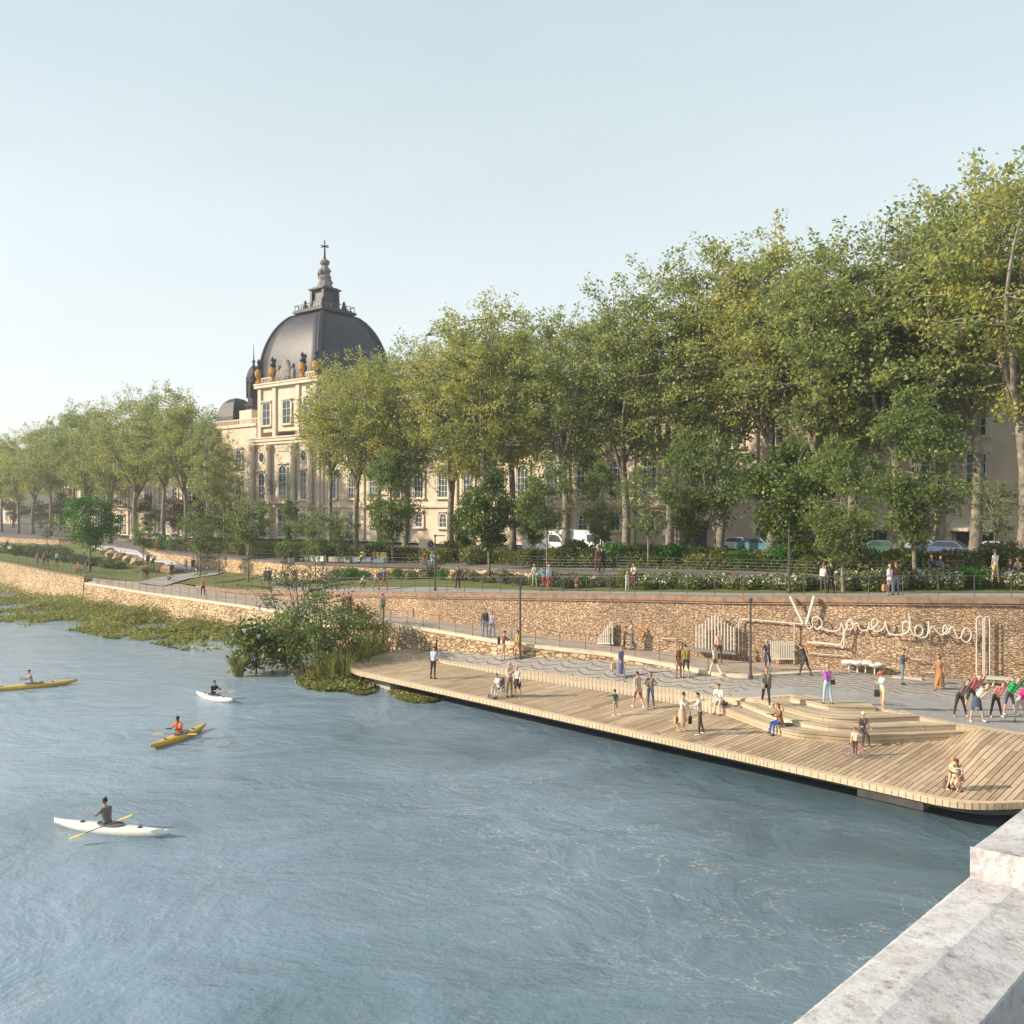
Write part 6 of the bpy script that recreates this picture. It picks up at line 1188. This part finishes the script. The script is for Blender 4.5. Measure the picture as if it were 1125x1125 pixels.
 (475, 621.5, 'upper', 1.6, 'sit', 10, (.34, .42, .42), (.30, .36, .38), 'bl', '', '', 'person in pale green under the no parking sign'),
 (319.5, 617.5, 'upper', 1.72, 'sit', 200, (.03, .025, .025), (.04, .03, .03), 'rd', '', '', 'person in black sitting on the promenade wall left of the white cube seats'),
 (323.5, 640, 'terrace', 1.6, 'sit', 10, (.07, .045, .04), (.06, .045, .05), 'bk', '', '', 'dark seated figure on the lawn below the white cube seats'),
 (229, 613, 'upper', 1.74, 'stand', 190, (.10, .03, .03), (.04, .03, .03), 'bk', '', '', 'person in dark red on the promenade behind the left retaining wall'),
 (172.5, 607.5, 'upper', 1.70, 'stand', 10, (.42, .06, .03), (.28, .06, .04), 'br', '', '', 'person in bright red on the promenade above the ramp'),
 (8.5, 603, 'upper', 1.7, 'sit', -20, (.04, .03, .03), (.05, .03, .03), 'bk', '', '', 'dark seated figure on the wall at the far left edge'),
]
SEATZ = {}
for e in PE:
    px, py, surf, h, pose, hd_, top, bot, hair, style, ex, lab = e[:12]
    person(S(surf, px, py), h, pose, hd_, top, bot, hair, style, ex, lab, None, fine=(py > 690))
# small stone or wooden seats under people who sit away from the steps
for px, py, surf, rz, lab in ((86, 629.3, 'terrace', 10, 'small stone seat under the person in orange on the left lawn'), (466.5, 621, 'upper', 10, 'small stone seat under the person in red by the sign'), (475, 621.5, 'upper', 10, 'small stone seat under the person in pale green by the sign'), (323.5, 640, 'terrace', 10, 'small stone seat under the dark figure below the white cubes'), (319.5, 617.5, 'upper', 200, 'small stone seat under the person in black above the lawn wall'), (8.5, 603, 'upper', -20, 'small stone seat at the far left edge'),
                              (1023.5, 634.5, 'upper', -10, 'stone seat under the man in navy'), (1032, 634.3, 'upper', 10, 'stone seat under the person in grey')):
    p = S(surf, px, py); a = R_(rz); q = p+Vector((-math.sin(a), math.cos(a), 0))*.46; mb = MB().mat('concrete'); mb.box((0, 0, .19), (.6, .42, .38)); mb.box((0, 0, .40), (.64, .46, .05)); o = mb.build('stone_seat'); o.location = q; o.rotation_euler = (0, 0, a); tag(o, lab, 'seat', 'stone seats')
# ------------------------------------------------------------------ bags, dog, bicycle, scooter, wheelchair
def bag(name, p, rz, dims, col, label, cat='bag'):
    t = empty(name, p, R_(rz), label, cat); mb = MB().mat(cloth(col)); x, y, z = dims; mb.lathe((0, 0, 0), [(.5*x, 0), (.55*x, z*.3), (.5*x, z*.8), (.4*x, z)], 4, math.pi/4, 1.25, 1.25*y/x); mb.build('body', t)
    mb = MB().mat(cloth(tuple(c*.6 for c in col))); mb.tube([(-x*.3, 0, z*.95), (-x*.22, 0, z*1.6), (x*.22, 0, z*1.6), (x*.3, 0, z*.95)], .012, 4); mb.build('handle', t); return t
def off(p, dx, dy, dz): return p+Vector((dx, dy, dz))
bag('shopping_bag', off(S('plaza', 681.5, 744.5), -.36, .05, .42), 20, (.30, .12, .38), (.58, .42, .26), 'tan shopping bag carried by the woman in a grey-blue dress')
p = S('deck', 749.5, 803.5); bag('shopping_bag', off(p, -.30, -.05, .32), 60, (.26, .11, .34), (.50, .34, .18), 'tan bag on the left of the woman in a white blouse'); bag('hand_bag', off(p, .36, .10, .30), 60, (.22, .11, .32), (.035, .03, .035), 'black bag on the right of the woman in a white blouse')
p = S('plaza', 553, 726); bag('backpack', off(p, -.27, 0, 1.0), 90, (.30, .18, .42), (.03, .025, .025), 'black backpack worn by the man in a rust brown shirt', 'backpack')
p = S('terrace', 978, 654); bag('wicker_bag', off(p, -.33, -.12, .25), 20, (.34, .16, .34), (.50, .25, .12), 'wicker bag carried by the blonde woman on the terrace')
p = S('plaza', 786, 743); bag('hand_bag', off(p, -.08, -.2, .72), 20, (.24, .10, .22), (.26, .08, .04), 'brown shoulder bag of the person in cream by the comb')
p = P(970, 781, 1.98); bag('shoulder_bag', off(p, -.26, 0, .62), 0, (.24, .12, .30), (.05, .035, .03), 'dark shoulder bag of the person in a red cap')
p = P(909, 773, 2.24); bag('hand_bag', off(p, .22, -.05, .85), 0, (.2, .1, .2), (.05, .02, .05), 'small dark bag on the hip of the woman in purple')
p = P(1040, 867, 1.30); bag('backpack', p, 20, (.20, .14, .28), (.14, .05, .05), 'dusty red bag standing left of the dog', 'backpack')
# dog, standing on its hind legs against the child
t = P(1049.5, 869, 1.3); fur = cloth((.58, .46, .32)); S_ = []
V_ = Vector
for a, ra, b, rb in ((V_((0, 0, .42)), .10, V_((0, .02, .70)), .12), (V_((0, .02, .70)), .12, V_((0, .0, .84)), .075), (V_((0, 0, .84)), .07, V_((0, -.02, .93)), .078), (V_((0, -.04, .92)), .055, V_((0, -.15, .89)), .032),
                     (V_((.07, 0, .42)), .075, V_((.08, -.10, .27)), .045), (V_((.08, -.10, .27)), .04, V_((.08, .02, .14)), .025), (V_((.08, .02, .14)), .024, V_((.08, -.01, .035)), .022), (V_((.08, -.01, .03)), .026, V_((.08, -.07, .025)), .024),
                     (V_((-.07, 0, .42)), .075, V_((-.08, -.10, .27)), .045), (V_((-.08, -.10, .27)), .04, V_((-.08, .02, .14)), .025), (V_((-.08, .02, .14)), .024, V_((-.08, -.01, .035)), .022), (V_((-.08, -.01, .03)), .026, V_((-.08, -.07, .025)), .024),
                     (V_((.07, 0, .72)), .05, V_((.10, -.14, .62)), .03), (V_((.10, -.14, .62)), .028, V_((.10, -.22, .70)), .022), (V_((-.07, 0, .72)), .05, V_((-.10, -.14, .62)), .03), (V_((-.10, -.14, .62)), .028, V_((-.10, -.22, .70)), .022),
                     (V_((0, .08, .42)), .03, V_((0, .26, .36)), .018), (V_((.05, 0, .96)), .022, V_((.085, 0, .88)), .016), (V_((-.05, 0, .96)), .022, V_((-.085, 0, .88)), .016)):
    S_.append((a, ra, b, rb, cloth((.10, .05, .03)) if a.x != 0 and a.z > .9 else fur))
mb = MB().mat(fur)
for a, ra, b, rb, m_ in S_: seg_mesh(mb, a, ra, b, rb)
me = bpy.data.meshes.new('dog'); me.from_pydata(mb.v, [], mb.f); dog = bpy.data.objects.new('dog', me); C.objects.link(dog); md = dog.modifiers.new('skin', 'REMESH'); md.mode = 'VOXEL'; md.voxel_size = .015; md.use_smooth_shade = True
tag(dog, 'cream dog with dark ears standing up against the blond child', 'dog'); dog.location = t; dog.rotation_euler = (0, 0, R_(-60)); pending.append((dog, S_, [], V_((0, -.02, .93)), V_((0, 0, 1)), V_((0, -1, 0)), .75, fur))
def wheel(root, c, r, axis, mat='rubber', spokes=8, tyre=.02):
    a = Vector(axis).normalized(); u_ = Vector((0, 0, 1)); v_ = a.cross(u_); mb = MB().mat(mat); c = Vector(c); n = 20
    mb.tube([c+(u_*math.cos(2*math.pi*k/n)+v_*math.sin(2*math.pi*k/n))*r for k in range(n+1)], tyre, 5, False); w_ = mb.build('wheel', root)
    mb = MB().mat('metal_grey'); [mb.tube([c, c+(u_*math.cos(2*math.pi*k/spokes)+v_*math.sin(2*math.pi*k/spokes))*r], .005, 3, False) for k in range(spokes)]; mb.tube([c-a*.03, c+a*.03], .03, 6); mb.build('spokes', w_)
wc = empty('wheelchair', P(547, 766, 1.3), R_(-42), 'wheelchair with big white rimmed wheels holding a seated person', 'wheelchair')
for s_ in (-1, 1): wheel(wc, (s_*.31, .12, .31), .30, (1, 0, 0), 'white_paint', 12, .022); wheel(wc, (s_*.24, -.38, .09), .08, (1, 0, 0), 'rubber', 5, .02)
mb = MB().mat('bench_dark'); mb.box((0, 0, .47), (.44, .44, .06)); mb.build('seat', wc); mb = MB().mat('bench_dark'); mb.box((0, .24, .74), (.44, .05, .5)); mb.build('backrest', wc)
mb = MB().mat('metal_grey')
for s_ in (-1, 1): mb.tube([(s_*.24, .30, .98), (s_*.24, .24, .95), (s_*.24, .24, .3), (s_*.24, -.3, .3), (s_*.24, -.38, .1)], .016, 5); mb.tube([(s_*.24, -.25, .45), (s_*.16, -.45, .15), (s_*.16, -.52, .1)], .016, 5); mb.tube([(s_*.25, -.2, .68), (s_*.25, .2, .68)], .025, 5)
mb.build('frame', wc); mb = MB().mat('bench_dark'); mb.box((0, -.52, .09), (.34, .16, .025)); mb.build('footrest', wc)
a_ = R_(-42); person(P(547, 766, 1.3)+Vector((-math.sin(a_), math.cos(a_), 0))*.06, 1.55, 'sit', -42, (.62, .56, .52), (.55, .48, .42), 'br', '', 'f', 'person in white sitting in the wheelchair', zoff=-.385)
bk = empty('small_bicycle', P(939.5, 832, 1.3), R_(60), 'small purple bicycle ridden by the child on the deck', 'bicycle'); plain('violet', (.20, .10, .28), .4, 0, .02); plain('pink_paint', (.40, .07, .10), .4, 0, .02)
for y in (-.36, .36): wheel(bk, (0, y*.85, .17), .15, (1, 0, 0), 'violet', 8, .016)
mb = MB().mat('pink_paint'); mb.tube([(0, .36, .2), (0, .12, .42), (0, -.24, .44), (0, -.36, .2)], .018, 5); mb.tube([(0, .12, .42), (0, 0, .2), (0, -.24, .44)], .018, 5); mb.build('frame', bk)
mb = MB().mat('bench_dark'); mb.tube([(0, -.24, .44), (0, -.22, .6)], .014, 5); mb.tube([(-.22, -.2, .62), (.22, -.2, .62)], .014, 5); mb.build('handlebar', bk); mb = MB().mat('bench_dark'); mb.box((0, .14, .48), (.12, .2, .05)); mb.build('saddle', bk)
scr = empty('scooter', S('walk', 837, 738), R_(75), 'light metal scooter in front of the woman in a navy dress', 'scooter')
for y in (-.4, .4): wheel(scr, (0, y, .14), .13, (1, 0, 0), 'metal_grey', 6, .02)
mb = MB().mat('metal_grey'); mb.box((0, .05, .12), (.14, .6, .03)); mb.build('deck', scr); mb = MB().mat('tube_white'); mb.tube([(0, -.4, .14), (0, -.3, .85)], .016, 5); mb.tube([(-.22, -.3, .85), (.22, -.3, .85)], .014, 5); mb.build('handlebar', scr)
# a stool under the woman in blue jeans: she sits on the end of the lowest step, with two thin seat legs seen in the photograph
p = P(857, 806.5, 1.3); a_ = R_(-70); q = p+Vector((-math.sin(a_), math.cos(a_), 0))*.42; st_ = empty('stool', q, a_, 'small stool under the woman in bright blue jeans', 'stool'); mb = MB().mat('bench_dark'); mb.lathe((0, 0, .37), [(.17, 0), (.18, .03), (.16, .05)], 12); mb.build('seat', st_)
for sx, sy in ((-1, -1), (1, -1), (1, 1), (-1, 1)): mb = MB().mat('metal_dark'); mb.tube([(sx*.10, sy*.10, .38), (sx*.15, sy*.15, 0)], .014, 5); mb.build('leg', st_)
p = P(790, 783.5, 1.3); a_ = R_(-25); q = p+Vector((-math.sin(a_), math.cos(a_), 0))*.45; mb = MB().mat('step_planks'); mb.box((0, 0, .19), (.55, .4, .38)); mb.box((0, 0, .395), (.58, .44, .03)); o = mb.build('wooden_seat'); o.location = q; o.rotation_euler = (0, 0, a_); tag(o, 'wooden block seat under the man in a white shirt', 'seat')
p = P(947, 817, 1.3)
# ------------------------------------------------------------------ kayaks
plain('kayak_yellow', (.62, .38, .06), .3, 0, .04); plain('kayak_white', (.70, .68, .64), .3, 0, .04); plain('paddle_yellow', (.60, .42, .08), .4, 0, .05)
def kayak(px, py, L_, ang, col, label, plab, who, pe, pang, head=0, off_=0.0):
    p = P(px, py, WZ); t = empty('kayak', p, R_(ang), label, 'kayak', 'kayaks on the river'); mb = MB().mat(col); n = 24; vs = []; cr_ = 10
    for i in range(n+1):
        u_ = -1+2*i/n; w_ = .31*max(0, 1-abs(u_)**1.9)**1.0+.010; keel = -.12+.24*abs(u_)**3.2; gun = .15+.13*abs(u_)**3; top = gun+.10*(1-abs(u_)**2)
        for k in range(cr_):
            a = 2*math.pi*k/cr_; c_, s_ = math.cos(a), math.sin(a); y = w_*c_; z = (gun+(top-gun)*s_) if s_ > 0 else gun+(gun-keel)*s_*(1 if abs(s_) > .5 else 1); vs.append((u_*L_/2, y, z))
    mb.add(vs, [(i*cr_+k, i*cr_+(k+1) % cr_, (i+1)*cr_+(k+1) % cr_, (i+1)*cr_+k) for i in range(n) for k in range(cr_)]+[tuple(range(cr_))[::-1], tuple(n*cr_+k for k in range(cr_))]); mb.build('hull', t, smooth=True)
    mb = MB().mat('bench_dark'); m_ = 16; mb.tube([(.48*math.cos(2*math.pi*k/m_)+off_, .215*math.sin(2*math.pi*k/m_), .265) for k in range(m_+1)], .025, 5, False); mb.build('cockpit_rim', t)
    mb = MB().mat('bench_dark'); mb.add([(.47*math.cos(2*math.pi*k/m_)+off_, .21*math.sin(2*math.pi*k/m_), .26) for k in range(m_)], [tuple(range(m_))]); mb.build('spray_deck', t)
    for x in (-.8, .8):
        mb = MB().mat('rubber'); mb.lathe((x*L_/2*.62, 0, .215), [(.07, 0), (.07, .05), (.03, .06)], 10); mb.build('hatch', t)
    h, pose, hd_, top, bot, hair, style, ex, lab, sk_ = who; a = R_(ang); fx = Vector((math.cos(a), math.sin(a), 0)); person(p+fx*(off_-.12 if head == 0 else off_+.12), h, 'kayak', hd_, top, bot, hair, style, ex, lab, None, sk_, zoff=-.68)
    q = p+Vector((0, 0, 0)); (x0, y0, z0), (x1, y1, z1) = pe; a0 = P(x0, y0, z0+WZ); a1 = P(x1, y1, z1+WZ); pd = empty('paddle', (0, 0, 0), 0, plab, 'paddle', 'kayak paddles'); mb = MB().mat('bench_dark'); mb.tube([a0, a1], .018, 6); mb.build('shaft', pd)
    for e0, e1 in ((a0, a1), (a1, a0)):
        dv = (e0-e1).normalized(); sv = Vector((-dv.y, dv.x, 0)).normalized(); mb = MB().mat('paddle_yellow'); cvs = []
        for tt_, ww in ((0, .02), (.12, .07), (.3, .10), (.42, .085), (.48, .03)):
            for s_ in (-1, 1):
                for zz in (-.008, .008): cvs.append(e0+dv*tt_+sv*s_*ww+Vector((0, 0, zz)))
        fs = []
        for i in range(4):
            b = i*4; fs += [(b, b+4, b+6, b+2), (b+1, b+3, b+7, b+5), (b, b+1, b+5, b+4), (b+2, b+6, b+7, b+3)]
        mb.add(cvs, fs); mb.build('blade', pd)
kayak(122, 914, 4.3, -14, 'kayak_white', 'white kayak closest to the camera with a paddler in grey', 'paddle of the grey clad paddler in the nearest white kayak', (1.76, '', -118, (.16, .13, .13), BK, 'bk', 'bun', '', 'paddler in a grey top seen from behind in the nearest white kayak', 'm'), ((94, 915, .35), (128, 902, .62)), -50)
kayak(197, 812, 3.9, 74, 'kayak_yellow', 'yellow kayak with a paddler in an orange vest, pointing away', 'paddle of the paddler in an orange vest', (1.76, '', -17, (.60, .16, .05), BK, 'bk', '', 'v', 'dark skinned paddler in an orange vest in the yellow kayak', 'd'), ((180, 806, .55), (206, 806.5, .60)), 20, off_=.15)
kayak(235.5, 768.5, 3.2, -36, 'kayak_white', 'small white kayak farthest to the right, with a paddler in black', 'paddle across the small white kayak', (1.72, '', 54, (.02, .02, .025), BK, 'bk', '', '', 'paddler in a black shirt in the small white kayak', 'l'), ((225, 764, .45), (250, 760.5, .65)), 0)
kayak(30, 756, 5.2, 32, 'kayak_yellow', 'long yellow kayak at the left edge with a paddler in light grey', 'paddle held low in the long yellow kayak', (1.74, '', -58, (.38, .32, .28), BK, 'bk', '', 'v', 'paddler in a light grey vest in the long yellow kayak', 'l'), ((28, 754, .35), (40, 750, .6)), 0, off_=.35)
finish_people()
# ------------------------------------------------------------------ air: a thin even haze over the whole reach
m = bpy.data.materials.new('haze'); m.use_nodes = True; nt = m.node_tree; nt.nodes.clear(); vo = nt.nodes.new('ShaderNodeVolumePrincipled'); vo.inputs['Color'].default_value = (.93, .95, .97, 1); vo.inputs['Density'].default_value = .0005; vo.inputs['Anisotropy'].default_value = .3
ou = nt.nodes.new('ShaderNodeOutputMaterial'); nt.links.new(vo.outputs[0], ou.inputs['Volume']); MATS['haze'] = m
mb = MB().mat('haze'); mb.box((-400, 1375, 30), (5800, 3650, 64)); hz = mb.build('haze'); tag(hz, kind='stuff')
m.cycles.homogeneous_volume = True
